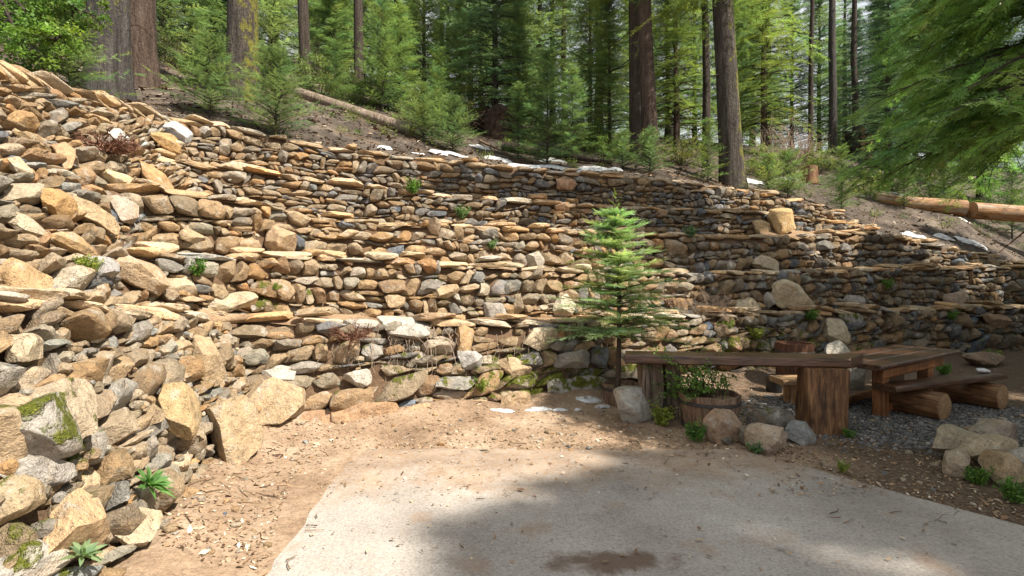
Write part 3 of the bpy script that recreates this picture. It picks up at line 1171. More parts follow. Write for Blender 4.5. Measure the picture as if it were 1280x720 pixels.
def ground_z(x, y):
    x, y = np.asarray(x, float), np.asarray(y, float)
    p = np.stack([x, y, 0 * x], -1)
    z = .012 * sn(p, 1.9) + .006 * sn(p, 6.0, 1)
    # low heap of earth along the foot of the walls
    rb = np.concatenate([A_LB, A_RB[1:]])
    d = np.full(x.shape, 9.0)
    for a, b in zip(rb[:-1], rb[1:]):
        ab = (b - a)[:2]
        t = np.clip(((x - a[0]) * ab[0] + (y - a[1]) * ab[1]) / (ab @ ab), 0, 1)
        d = np.minimum(d, np.hypot(x - a[0] - t * ab[0], y - a[1] - t * ab[1]))
    z = z + .13 * np.exp(-(d / .30) ** 2) * (1 + .5 * sn(p, 2.5, 2)) + .05 * np.exp(-(d / .8) ** 2)
    flat = np.clip(np.minimum(np.minimum(x + 1.55 , 3.2 - x + (4.5 - y) * .3), 5.6 - y) / .25, 0, 1)
    return z * (1 - .9 * flat) - .012 * flat


xs = np.concatenate([[-80, -40, -20, -10, -6], np.arange(-4, 7.01, .06), np.arange(7.2, 16, .2), [17, 20, 24, 30, 40, 60, 80]])
ys = np.concatenate([[-80, -40, -20, -10, -5, -2, 0], np.arange(1, 9.01, .06), np.arange(9.2, 14, .2), [15, 16, 18, 22]])
X, Y = np.meshgrid(xs, ys, indexing='ij')
V, Q = grid_mesh(X, Y, ground_z(X, Y))
tag(link('ground', mesh_np('ground', V, Q, mat=M['ground'])), kind='structure')

# concrete slab: a sheet just above the earth, edges uneven
el = np.array([(-1.36, 1.2), (-1.40, 2.9), (-1.58, 3.4), (-1.72, 3.9), (-1.86, 4.6), (-1.8, 5.3)])
er = np.array([(5.4, 1.2), (4.15, 2.7), (3.55, 3.35), (3.0, 4.05), (2.62, 4.62), (2.1, 5.3)])
yy = np.linspace(-2.5, 5.3, 131)
ex = np.interp(yy, el[:, 1], el[:, 0])
fx = np.interp(yy, er[:, 1], er[:, 0])
q = np.linspace(0, 1, 101)
Xs = ex[None] + (fx - ex)[None] * q[:, None]
Ys = np.broadcast_to(yy[None], Xs.shape).copy()
edge = np.minimum(q, 1 - q)[:, None]
wobv = sn(np.stack([Xs, Ys, 0 * Xs], -1), 4.0) * .05
Xs = Xs + wobv * np.exp(-edge * 30) * np.where(q[:, None] < .5, 1, 1)
Ys = Ys + np.where(Ys > 5.0, .12 * sn(np.stack([Xs, 0 * Xs, 0 * Xs], -1), 3.0), 0)
Zs = np.full(Xs.shape, .006) + .004 * sn(np.stack([Xs, Ys, 0 * Xs], -1), .8)
Zs = np.where((Ys > 5.1) | (edge < .006), -.02, Zs)
V, Q = grid_mesh(Xs, Ys, Zs)
tag(link('concrete_slab', mesh_np('concrete_slab', V, Q, mat=M['concrete'])), kind='structure')


def ratio_pts(L, r):
    a = L[:, 0] / L[:, 1]
    o = np.argsort(a)
    return np.stack([np.interp(r, a[o], L[o, k]) for k in range(3)], -1)


def ledge(T, B, name, r0, r1, rise=.13):
    r = np.linspace(r0, r1, 160)
    a = ratio_pts(T, r)
    b = ratio_pts(B, r)
    rows = []
    for k in (0.0, .25, .5, .75, 1.0):
        p = a * (1 - k) + b * k
        p[:, 2] += .02 * sn(p, 3.0) - .02 + (rise * k ** 1.5) * (1 + .5 * sn(p, 1.7, 1))
        rows.append(p)
    rows[-1][:, 1] += .15
    A = np.stack(rows, 1)
    V, Q = grid_mesh(A[..., 0], A[..., 1], A[..., 2])
    tag(link(name, mesh_np(name, V, Q, mat=M['ledge'])), kind='structure')


ledge(A_T, np.concatenate([K_B[1:-1], B_B[3:]]), 'terrace_ground', -1.6, 1.4)
ledge(B_T, C_B, 'terrace_ground', -.72, .97)
ledge(C_T, D_B, 'terrace_ground', -.72, .52)
ledge(D_T, E_B, 'terrace_ground', -.75, .52)
ledge(C_T, E_B, 'terrace_ground', .48, .72, 0.0)

# hillside: thin plate through known heights
TOPL = np.concatenate([K_T[:-1], E_T[1:], C_T[-2:], [(15.5, 15.0, 2.2), (20, 15.6, 2.2), (26, 16.8, 2.0)]])
CTRL = [tuple(p) for p in TOPL]
CTRL += [tuple(P(*q)) for q in [(140, 122, 9.6), (175, 103, 12), (302, 113, 11.5), (382, 103, 18), (448, 122, 17), (476, 125, 18.5), (620, 174, 16),
                                (680, 208, 12.6), (794, 196, 16), (812, 198, 15), (915, 233, 14), (1050, 262, 14.6), (1200, 270, 15.2),
                                (1040, 192, 22), (1015, 228, 17), (20, 80, 8)]]
CTRL += [(-25, 8, 9), (-14, 14, 9), (-30, 30, 20), (0, 30, 11.5), (-12, 30, 15), (12, 28, 9.5), (25, 30, 9), (0, 55, 19), (-30, 60, 28), (30, 55, 15), (30, 20, 4.0),
         (-60, 20, 24), (60, 30, 8), (0, 100, 32), (-60, 100, 42), (60, 100, 28)]
CTRL = np.array(CTRL)
_c = CTRL[:, :2]
_d = np.linalg.norm(_c[:, None] - _c[None], axis=-1)
_n = len(_c)
_A = np.zeros((_n + 3, _n + 3))
_A[:_n, :_n] = _d + np.eye(_n) * .02
_A[:_n, _n] = 1
_A[:_n, _n + 1:] = _c
_A[_n, :_n] = 1
_A[_n + 1:, :_n] = _c.T
_w = np.linalg.solve(_A, np.concatenate([CTRL[:, 2], np.zeros(3)]))


def hill_z(x, y):
    x, y = np.asarray(x, float), np.asarray(y, float)
    d = np.hypot(x[..., None] - _c[:, 0], y[..., None] - _c[:, 1])
    return d @ _w[:_n] + _w[_n] + _w[_n + 1] * x + _w[_n + 2] * y


rr = np.concatenate([np.linspace(-5.4, -1.7, 20), np.linspace(-1.6, 1.25, 300), np.linspace(1.3, 4, 24)])
fr = ratio_pts(TOPL, rr)
tt = np.concatenate([[-.07], np.linspace(0, 1, 15), 1 + np.linspace(.1, 7, 45), np.geomspace(9, 110, 22)])
dirn = np.stack([rr * .55 + np.sign(rr) * 0, np.ones_like(rr)], -1)
dirn[:, 0] = np.clip(dirn[:, 0], -1.6, 1.6)
HX = fr[:, None, 0] + dirn[:, None, 0] * tt[None] - .0
HY = fr[:, None, 1] + .10 + tt[None]
HZ = hill_z(HX, HY)
pp = np.stack([HX, HY, 0 * HX], -1)
amp = np.clip(tt[None] * .5, 0, 1)
HZ = HZ + amp * (.06 * sn(pp, 1.1) + .03 * sn(pp, 3.2, 1) + .25 * np.clip(tt[None] / 12 - .5, 0, 1) * sn(pp, .4, 2)) - .03 - .25 * (tt[None] < -.05)
V, Q = grid_mesh(HX, HY, HZ)
tag(link('hillside', mesh_np('hillside', V, Q, mat=M['forest'])), kind='structure')
# ------------------------------------------------------------------ vegetation
def feathers(o, d, s, l, w, K, rg, spread=.85, lb=.42, taper=.6, up=.12, ww=.5):
    """flat twigs with side needles; everything is small triangles"""
    N = len(o)
    l = np.asarray(l)
    nrm = norm(np.cross(d, s))
    tris = []
    wv = s * (w * .5)[:, None]
    tris.append(np.stack([o - wv, o + wv, o + d * l[:, None]], 1))
    for k in range(1, K + 1):
        f = (k - .4) / K
        for sg in (-1, 1):
            b = o + d * (l * f * (1 + .06 * rg.normal(size=N)))[:, None]
            dd = norm(d * .7 + s * sg * spread + nrm * rg.normal(0, up, (N, 1)))
            L = l * lb * (1 - taper * f) * rg.uniform(.75, 1.15, N)
            h = d * (w * ww)[:, None]
            tris.append(np.stack([b - h, b + h, b + dd * L[:, None]], 1))
    A = np.stack(tris, 1)          # N, M, 3, 3
    return A


def foliage_mesh(name, A, col, mat):
    N, M = A.shape[:2]
    V = A.reshape(-1, 3)
    T = np.arange(len(V)).reshape(-1, 3)
    return mesh_np(name, V, None, T, np.repeat(col, M * 3, 0), None, mat, False)


def leafcol(n, rg, base, var=.22, hue=.10):
    c = np.asarray(base) * np.exp(rg.normal(0, var, (n, 1)))
    c = c * (1 + hue * rg.normal(size=(n, 1)) * np.array([1.0, .25, -.6]))
    return np.clip(c, .006, .7)


def conifer(rg, H, R, z0, nb, ntw, twl, droop, up, K, w, base, lean=0.0, power=.75, minl=.25, lb=.42, updir=0.0, spread=.85, upj=.12, bareness=.12, ww=.5, whorl=0):
    O, D, S, Ls, Cs = [], [], [], [], []
    sticks = []
    for i in range(nb):
        f = (i + rg.random()) / nb
        z = z0 + (H - z0) * f ** .92
        if whorl:
            z = z0 + (H - z0) * (math.floor(f * whorl) + rg.random() * .5) / whorl
        fr = (z - z0) / (H - z0)
        L = (R * max(1 - fr, 0.02) ** power + minl) * rg.uniform(.6, 1.12)
        az = i * 2.39996 + rg.normal(0, .35)
        ca, sa = math.cos(az), math.sin(az)
        u = up * (1 + 1.2 * fr) + rg.normal(0, .08)
        dr = droop * (1 - .6 * fr)
        q = np.linspace(.05 if L < 1 else bareness, 1.0, ntw)
        q = np.clip(q + rg.normal(0, .3 / ntw, ntw), .03, 1)
        px, pz = L * q, L * (u * q - dr * q * q)
        pts = np.stack([ca * px, sa * px, z + pz], -1)
        tg = norm(np.stack([ca + 0 * q, sa + 0 * q, u - 2 * dr * q], -1))
        sd = np.array([-sa, ca, 0.0])
        sgn = np.where(np.arange(ntw) % 2, 1, -1)
        a = np.radians(rg.normal(52, 10, ntw)) * np.where(q > .95, 0.15, 1)
        dd = tg * np.cos(a)[:, None] + sd * (np.sin(a) * sgn)[:, None] + np.array([0, 0, 1]) * (rg.normal(updir, .13, ntw))[:, None]
        dd = norm(dd)
        sv = norm(np.cross(np.array([0, 0, 1.0]) + .25 * rg.normal(size=(ntw, 3)), dd))
        ll = twl * (.45 + .55 * np.minimum(L / max(R, .1), 1)) * (1 - .55 * q) * rg.uniform(.7, 1.25, ntw) + .03 * (H > 4)
        O.append(pts); D.append(dd); S.append(sv); Ls.append(ll)
        c = leafcol(1, rg, base, .20, .12)
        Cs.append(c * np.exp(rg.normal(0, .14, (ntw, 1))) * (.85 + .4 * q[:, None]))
        sticks.append((np.array([0, 0, z]), np.array([ca * L * .55, sa * L * .55, z + L * (u * .55 - dr * .3)]), .012 * L + .004))
    O, D, S, Ls, Cs = (np.concatenate(x) for x in (O, D, S, Ls, Cs))
    A = feathers(O, D, S, Ls, np.full(len(O), w), K, rg, lb=lb, spread=spread, up=upj, ww=ww)
    return A, np.clip(Cs, .005, .6), sticks


def add_sticks(mb, sticks, n=4):
    for a, b, r in sticks:
        V, Q, T = tube(np.stack([a, (a + b) / 2 + np.array([0, 0, .03 * np.linalg.norm(b - a)]), b]), [r, r * .7, r * .25], n, False)
        mb.add(V, Q)


def trunk_mesh(name, H, r0, mat, seed, sticks=(), flare=.35, lean=(0, 0), n=14, stubs=0, bend=.0):
    rg = np.random.default_rng(seed)
    z = np.concatenate([[-.5, -.05, .12, .35, .7], np.linspace(1.1, H, 12 if H > 3 else 5)]) if H > 2 else np.linspace(-.08, H, 8)
    k = np.clip(z, 0, H) / H
    rad = r0 * (1 - .85 * k) + (r0 * flare * np.exp(-np.clip(z, 0, 9) / (r0 * 1.6 + .05)) if H > 2 else 0)
    pts = np.stack([lean[0] * z + bend * sn(np.stack([z, z * 0, z * 0 + seed], -1), .5), lean[1] * z + bend * sn(np.stack([z, z * 0 + seed, z * 0], -1), .5, 1), z], -1)
    mb = MB()
    V, Q, T = tube(pts, rad, n, True, .10 if H > 4 else .03, 2.5 / max(r0 * 4, .2))
    mb.add(V, Q, T)
    add_sticks(mb, sticks)
    for i in range(stubs):
        zz = rg.uniform(.8, H * .6)
        a = rg.uniform(0, 2 * PI)
        L = rg.uniform(.3, 1.4)
        p = np.array([np.interp(zz, z, pts[:, 0]), np.interp(zz, z, pts[:, 1]), zz])
        e = p + np.array([math.cos(a) * L, math.sin(a) * L, rg.uniform(-.5, .1) * L])
        m = (p + e) / 2 + rg.normal(0, .06, 3)
        V, Q, T = tube(np.stack([p, m, e]), [.022, .014, .004], 4, False)
        mb.add(V, Q)
    return mb.mesh(name, mat)


FIR = (.138, .20, .095)
FIR_D = (.10, .155, .10)
FIR_Y = (.215, .265, .125)
PROTO = {}


def proto(key, H, R, z0, nb, ntw, twl, droop, up, K, w, base, tr, seed, bark='bark_dark', mat='needle', stubs=0, **kw):
    rg = np.random.default_rng(seed)
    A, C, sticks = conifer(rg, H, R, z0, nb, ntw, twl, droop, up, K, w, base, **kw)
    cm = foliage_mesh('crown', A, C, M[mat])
    tm = trunk_mesh('trunk', H * .97, tr, M[bark], seed, sticks, stubs=stubs, bend=.03 if H > 4 else .01, n=12)
    PROTO[key] = (tm, cm)


proto('fir_dark', 10.5, 2.2, .6, 250, 20, .52, .34, .12, 6, .024, FIR_D, .13, 21, stubs=4)
proto('fir_green', 9.0, 1.8, .4, 250, 20, .46, .38, .22, 6, .024, FIR, .11, 22, stubs=4)
proto('fir_bright', 8.0, 1.9, .3, 210, 18, .48, .22, .30, 6, .025, FIR_Y, .10, 23, stubs=3)
proto('fir_loose', 14, 1.9, 2.2, 190, 18, .46, .45, .08, 5, .024, (.125, .175, .085), .15, 24, stubs=22)
proto('cedar_loose', 10.5, 2.2, 1.0, 200, 20, .52, .62, .22, 7, .021, (.18, .22, .065), .14, 25, bark='bark_red', stubs=12)
proto('tall_fir', 21, 2.6, 4.0, 260, 20, .7, .50, .10, 5, .034, FIR, .22, 29, stubs=10)
proto('young_fir', 3.0, .85, .12, 95, 14, .34, .10, .32, 6, .014, (.14, .20, .085), .028, 26, bark='bark_grey', mat='sapling', power=.9)
proto('young_fir_dark', 4.6, 1.25, .15, 140, 16, .42, .2, .26, 6, .018, FIR, .05, 27, bark='bark_dark', mat='needle', power=.85)
proto('seedling', 1.15, .66, .05, 72, 14, .27, .08, .36, 7, .010, (.165, .22, .10), .016, 28, bark='bark_grey', mat='sapling', power=.8, minl=.12)


def plant_tree(key, name, label, cat, loc, s=1.0, rz=0.0, group=None, tilt=(0, 0), sz=None):
    tm, cm = PROTO[key]
    o = thing(name, label, cat, tuple(loc), group)
    o.rotation_euler = (tilt[0], tilt[1], rz)
    o.scale = (s, s, s if sz is None else sz)
    link('trunk', tm, o)
    link('crown', cm, o)
    return o


def H3(px, d, dz=-.05):
    x = (px - 640) / F * d
    return (x, d, float(hill_z(np.array(x), np.array(d))) + dz)


# --- great trunks standing close above the walls (their crowns are far overhead)
def big_tree(name, label, px, d, dia, H, bark, seed, lean=(0, 0), crown='fir_loose', cz=.62, stubs=10, rz=0.0, cs=1.25, group='tall trunks just above the walls'):
    loc = H3(px, d, -.15)
    o = thing(name, label, 'tree', loc, group)
    link('trunk', trunk_mesh('trunk', H, dia / 2, M[bark], seed, (), .32, lean, 22, stubs, .05), o)
    c = link('crown', PROTO[crown][1], o, (lean[0] * H * cz, lean[1] * H * cz, H * cz - 3.0))
    c.scale = (cs, cs, cs)
    c.rotation_euler = (0, 0, rz)
    return o


big_tree('pine_tree', 'thick grey trunk, nearer of the two standing close together at top left', 139, 9.7, .66, 24, 'bark_grey', 41, (-.02, 0), rz=1)
big_tree('pine_tree', 'thick reddish brown trunk directly right of the big grey trunk at top left', 176, 11.4, .62, 25, 'bark_red', 42, (-.015, 0), rz=2)
big_tree('pine_tree', 'straight stout trunk with yellow moss patches, right of the two great trunks at left', 303, 11.3, .62, 26, 'bark_moss', 43, (0, 0), rz=3)
big_tree('pine_tree', 'slim dark trunk leaning slightly left, just right of the mossy stout trunk', 384, 16, .34, 22, 'bark_dark', 44, (-.05, 0), rz=4, cs=1.0)
big_tree('pine_tree', 'slim dark trunk rising behind the left end of the fallen pale log', 449, 18.5, .36, 22, 'bark_dark', 45, (-.01, 0), rz=5, cs=1.0)
big_tree('pine_tree', 'slim greyish trunk in the pair right of the hanging dark disc', 477, 20, .36, 23, 'bark_grey', 46, (0, 0), rz=.5, cs=1.0)
big_tree('pine_tree', 'thin dark trunk in the pair right of the hanging dark disc', 496, 20.5, .26, 21, 'bark_dark', 47, (.0, 0), rz=.7, cs=.9)
big_tree('cedar_tree', 'dark trunk at centre right, half hidden behind a paler slim trunk', 795, 16, .42, 24, 'bark_dark', 48, (-.012, 0), rz=1.2, crown='cedar_loose', cz=.3)
big_tree('cedar_tree', 'slim brownish trunk standing in front of the dark trunk at centre right', 815, 14.6, .46, 24, 'bark_red', 49, (-.045, 0), rz=1.7, stubs=6, crown='cedar_loose', cz=.32)
big_tree('cedar_tree', 'big leaning trunk with bright moss up its right side, above the top wall', 917, 13.9, .62, 25, 'bark_moss', 50, (-.055, 0), rz=2.2, stubs=22, crown='cedar_loose', cz=.26)
big_tree('cedar_tree', 'thin dark trunk just left of the big mossy leaning trunk', 884, 16.5, .26, 20, 'bark_dark', 51, (-.01, 0), rz=.2, cs=.9, cz=.3)
big_tree('pine_tree', 'distant straight bare trunk left of the small log deck, at right', 1041, 23, .36, 22, 'bark_grey', 52, (0, 0), rz=2.9, cs=1)
big_tree('pine_tree', 'distant slim trunk standing just right of the straight bare trunk at right', 1070, 24, .30, 22, 'bark_dark', 53, (-.01, 0), rz=1.9, cs=.9)

# --- slim bare trunks deeper in the forest
rt = np.random.default_rng(19)
TM = [trunk_mesh('trunk', 21, r_, M['bark_dark'], 300 + k, (), .25, (0, 0), 10, 26, .08) for k, r_ in enumerate((.13, .16, .11))]
for k, px in enumerate([75, 268, 412, 556, 672, 748, 838, 960, 1012, 1128]):
    d = rt.uniform(19, 34)
    o = thing('slim_pine_tree', 'slim dark trunk bare of boughs, one of many deep in the forest', 'tree', H3(px, d, -.3), 'slim bare trunks deep in the forest')
    link('trunk', TM[k % 3], o)
    c = link('crown', PROTO['fir_green'][1], o, (0, 0, 12.5))
    o.rotation_euler = (rt.normal(0, .012), rt.normal(0, .02), rt.uniform(0, 6))

# --- young firs and seedlings along the edge of the forest floor
ED = 'young firs along the edge above the walls'
for (px, d, key, s, lab) in [
    (262, 9.6, 'seedling', 1.25, 'pale green fir seedling in front of the mossy stout trunk, left of its twin'),
    (345, 9.5, 'seedling', 1.35, 'bushy pale green fir seedling right below the slim leaning trunk at upper left'),
    (684, 12.6, 'young_fir_dark', .62, 'dark green young fir standing in the snow at the middle of the top wall'),
    (1052, 14.3, 'young_fir', .62, 'bright green young fir standing alone above the right end of the walls'),
    (88, 7.4, 'seedling', 1.0, 'low spreading fir seedling above the left bank beside the grey trunk'),
    (778, 13.2, 'seedling', .85, 'small dark fir seedling left of the slim brownish trunk foot'),
    (812, 13.0, 'seedling', .95, 'small fir seedling right in front of the slim brownish trunk foot'),
    (885, 13.4, 'young_fir', .55, 'thin young fir growing against the left side of the mossy leaning trunk'),
    (960, 13.6, 'seedling', .9, 'small fir seedling right of the mossy leaning trunk foot'),
    (566, 12.4, 'seedling', 1.1, 'low bluish fir seedling beside the snow left of the dark root hollow'),
    (530, 12.8, 'seedling', 1.2, 'low fir seedling under the far end of the fallen pale log'),
    (548, 13.8, 'young_fir', .62, 'young fir left of the root hollow, taller than the seedlings beside it'),
    (648, 13.4, 'young_fir_dark', .42, 'small dark fir right in front of the root hollow'),
    (715, 13.8, 'young_fir_dark', .55, 'dark young fir right of the one standing in the snow'),
    (985, 13.9, 'seedling', 1.1, 'fir seedling above the square orange boulder'),
    (1180, 17.0, 'young_fir', .9, 'young fir standing behind the joint of the two peeled logs'),
    (1265, 16.6, 'young_fir', .8, 'young fir behind the right peeled log at the picture edge'),
    (420, 14.6, 'young_fir', .6, 'young fir behind the left half of the fallen pale log'),
    (1130, 15.6, 'young_fir', .62, 'pale young fir behind the big cut log at right'),
]:
    plant_tree(key, 'young_fir_tree', lab, 'young fir', H3(px, d), s, px * .37, ED)

# --- middle distance: firs one can tell apart
MD = 'firs standing in the forest behind the walls'
for (px, d, key, s, lab) in [
    (618, 17.5, 'fir_dark', .95, 'large dark layered fir above the dark root hollow'),
    (738, 19, 'fir_bright', .95, 'bright green fir between the snow fir and the paired trunks'),
    (762, 17.0, 'fir_green', .62, 'mid green fir just left of the paired trunks at centre right'),
    (530, 20, 'fir_bright', .9, 'bright drooping fir right of the thin trunk pair'),
    (418, 20, 'fir_green', .85, 'green fir between the slim leaning trunk and the slim dark one'),
    (238, 16, 'fir_green', .8, 'leafy fir filling the gap left of the mossy stout trunk'),
    (205, 15, 'fir_bright', .62, 'light green fir behind the reddish trunk at top left'),
    (338, 19, 'fir_bright', .9, 'light fir behind the mossy stout trunk, on its right'),
    (500, 16.5, 'young_fir_dark', .75, 'small fir behind the pale log, below the thin trunk pair'),
    (548, 16.8, 'young_fir', .8, 'light green small fir left of the root hollow'),
    (845, 19, 'cedar_loose', .9, 'loose yellow green cedar right of the paired trunks'),
    (868, 22, 'fir_green', 1.0, 'green fir behind the loose cedar right of the paired trunks'),
    (955, 21, 'cedar_loose', 1.0, 'loose cedar with drooping bright sprays right of the mossy leaning trunk'),
    (990, 26, 'fir_green', 1.0, 'tall fir behind the bare twiggy bush'),
    (1110, 19, 'fir_dark', .8, 'dark fir behind the hanging cedar foliage, right of the log deck'),
    (1160, 22, 'fir_green', 1.0, 'green fir behind the big cut log, hidden partly by cedar foliage'),
    (1225, 20, 'fir_dark', .9, 'dark fir far right behind the hanging cedar foliage'),
    (455, 23, 'fir_bright', 1.0, 'bright fir directly behind the hanging dark disc'),
    (375, 24, 'fir_bright', 1.0, 'bright fir far behind the slim leaning trunk'),
    (295, 22, 'fir_green', .9, 'green fir right behind the mossy stout trunk'),
    (560, 24, 'fir_bright', 1.0, 'bright fir farther back between the thin trunk pair and the layered firs'),
    (800, 23, 'fir_bright', 1.0, 'bright fir right behind the paired trunks at centre right'),
    (912, 24, 'fir_bright', 1.0, 'bright fir right behind the mossy leaning trunk'),
    (1070, 29, 'fir_dark', .8, 'dark fir right behind the small log deck'),
    (575, 19.5, 'fir_bright', .55, 'small bright fir behind the root hollow, on its left'),
    (648, 19.0, 'fir_bright', .6, 'small bright fir behind the dark young fir in the snow'),
    (478, 15.6, 'young_fir', 1.1, 'pale young fir behind the right half of the fallen pale log'),
    (1024, 34, 'fir_green', 1.4, 'tall fir far back left of the distant straight bare trunk'),
    (1056, 38, 'fir_loose', 1.2, 'loose tall fir far back between the two distant trunks at right'),
    (130, 17, 'fir_green', .9, 'green fir right behind the big grey trunk'),
    (690, 27, 'fir_dark', 1.3, 'tall dark fir far back right of the dark layered firs'),
    (835, 28, 'fir_dark', 1.2, 'tall dark fir far back between the paired trunks and the mossy one'),
    (940, 30, 'fir_dark', 1.2, 'tall dark fir far back right of the mossy leaning trunk'),
    (270, 22, 'fir_dark', 1.0, 'dark fir far back left of the mossy stout trunk'),
    (-90, 11, 'fir_green', .8, 'fir outside the picture at left, above the steep bank'),
    (-200, 12, 'fir_dark', .8, 'dark fir outside the picture at far left above the steep bank'),
    (-330, 10, 'fir_bright', .8, 'bright fir outside the picture at far left above the steep bank'),
    (60, 13, 'fir_bright', .8, 'bright fir behind the leafy boughs at the top left corner'),
    (15, 15, 'fir_green', .9, 'green fir at the far left edge behind the leafy boughs'),
    (588, 23, 'fir_loose', .9, 'tall loose fir with a bare lower stem left of the dark layered firs'),
    (705, 24, 'fir_loose', 1.0, 'tall loose fir with a bare lower stem right of the dark layered firs'),
]:
    plant_tree(key, 'fir_tree', lab, 'fir tree', H3(px, d), s, px * .53, MD)

# --- the forest behind: many alike
FB = 'far forest conifers'
rf = np.random.default_rng(77)
keys = ['fir_dark', 'fir_green', 'fir_bright', 'fir_loose', 'cedar_loose']
spots = []
for k in range(4000):
    d = rf.uniform(23, 62)
    px = rf.uniform(-120, 1420)
    x = (px - 640) / F * d
    if all((x - a) ** 2 + (d - b) ** 2 > (2.1 + d * .03) ** 2 for a, b in spots):
        # leave the few gaps where the sky shows through
        if d < 60 and (abs(px - 775) < 13 or abs(px - 1052) < 16 or abs(px - 1010) < 8) and rf.random() < .75:
            continue
        spots.append((x, d))
    if len(spots) >= 78:
        break
for i, (x, d) in enumerate(spots):
    k = keys[rf.choice(5, p=[.2, .3, .18, .2, .12])]
    plant_tree(k, 'far_fir_tree', 'tall conifer among many in the dense forest far behind the terraces', 'fir tree',
               (x, d, float(hill_z(np.array(x), np.array(d))) - .2), rf.uniform(.85, 1.45), rf.uniform(0, 6.28), FB)


# --- leafy plants built from many small leaves
def leaf_cloud(rg, centers, radii, per, lsize, base, flat=.5, var=.25):
    P_, Nn, Cc = [], [], []
    for c, r in zip(centers, radii):
        n = max(3, int(per * rg.uniform(.7, 1.3)))
        d = norm(rg.normal(size=(n, 3)))
        P_.append(c + d * (r * rg.random((n, 1)) ** .45) * np.array([1, 1, flat + .2]))
        Cc.append(leafcol(1, rg, base, var, .12) * np.exp(rg.normal(0, .15, (n, 1))))
    p, col = np.concatenate(P_), np.concatenate(Cc)
    n = len(p)
    d = norm(rg.normal(size=(n, 3)) + np.array([0, 0, -.15]))
    s = norm(np.cross(d, norm(rg.normal(size=(n, 3)) * .6 + np.array([0, 0, 1]))))
    u = np.cross(s, d)
    L = lsize * rg.uniform(.6, 1.25, n)[:, None]
    a, b = p, p + d * L
    m = p + d * L * .45 + u * L * .08
    l, r = m - s * L * .30 - u * L * .05, m + s * L * .30 - u * L * .05
    A = np.stack([np.stack([a, r, b], 1), np.stack([a, b, l], 1)], 1)
    return A, np.clip(col, .005, .6)


def lobes(rg, n, R, H, z0):
    d = norm(rg.normal(size=(n, 3)))
    d[:, 2] = np.abs(d[:, 2])
    q = rg.random((n, 1)) ** .4
    return d * q * np.array([R, R, H]) + np.array([0, 0, z0])


SH = {}
for key, base, seed in (('pale', (.20, .235, .085), 61), ('green', (.085, .135, .035), 62), ('olive', (.15, .16, .065), 63)):
    rg = np.random.default_rng(seed)
    c = lobes(rg, 70, .75, .95, .12)
    A, C = leaf_cloud(rg, c, rg.uniform(.10, .24, 70), 46, .055, base)
    mb = MB()
    for k in range(14):
        e = c[k * 4]
        V, Q, T = tube(np.stack([np.array([0, 0, -.05]), e * .5 + rg.normal(0, .05, 3), e]), [.014, .009, .003], 4, False)
        mb.add(V, Q)
    SH[key] = (mb.mesh('stems', M['bark_dark']), foliage_mesh('foliage', A, C, M['leaf']))


def shrub(key, lab, loc, s, rz, group, sz=None):
    o = thing('shrub', lab, 'shrub', loc, group)
    o.scale = (s, s, s if sz is None else sz)
    o.rotation_euler = (0, 0, rz)
    link('stems', SH[key][0], o)
    link('foliage', SH[key][1], o)
    return o


UG = 'bushes of the forest floor'
for (px, d, key, s, lab) in [
    (400, 15.5, 'pale', 1.2, 'pale bush behind the left end of the fallen pale log'),
    (432, 16.5, 'pale', 1.0, 'whitish green bush below the hanging dark disc'),
    (465, 15.8, 'green', 1.0, 'green bush behind the middle of the fallen pale log'),
    (520, 15.0, 'pale', .95, 'pale bush at the right end of the fallen pale log'),
    (572, 16.0, 'olive', 1.0, 'olive bush just left of the dark root hollow'),
    (585, 18.5, 'pale', 1.3, 'sunlit yellowish bush behind the root hollow, on its left'),
    (735, 16, 'green', 1.0, 'green bush between the snow fir and the paired trunks'),
    (755, 14, 'green', .75, 'low green bush at the left of the paired trunk feet'),
    (852, 16, 'olive', 1.0, 'olive bush right of the paired trunk feet'),
    (950, 17, 'pale', 1.0, 'pale yellowish bush right behind the mossy leaning trunk'),
    (985, 15.2, 'olive', .7, 'olive bush in front of the orange cut stump'),
    (1085, 16.5, 'pale', .8, 'pale bush right of the lone bright young fir'),
    (1020, 19, 'pale', 1.0, 'pale bush behind the orange cut stump'),
    (1120, 18, 'green', 1.1, 'green bush behind the left end of the big cut log'),
    (322, 14, 'green', .9, 'green bush right of the mossy stout trunk foot'),
    (262, 13, 'green', 1.0, 'green bush left of the mossy stout trunk foot'),
    (225, 14.5, 'olive', .9, 'olive bush right of the reddish trunk foot'),
    (700, 17.5, 'olive', 1.2, 'olive bush behind the dark young fir in the snow'),
    (1165, 17.5, 'pale', 1.0, 'pale bush behind the middle of the big cut log'),
    (1240, 18, 'green', 1.2, 'green bush behind the right end of the big cut log'),
    (655, 18, 'green', 1.2, 'green bush right behind the dark root hollow'),
]:
    shrub(key, lab, H3(px, d), s, px * .71, UG)
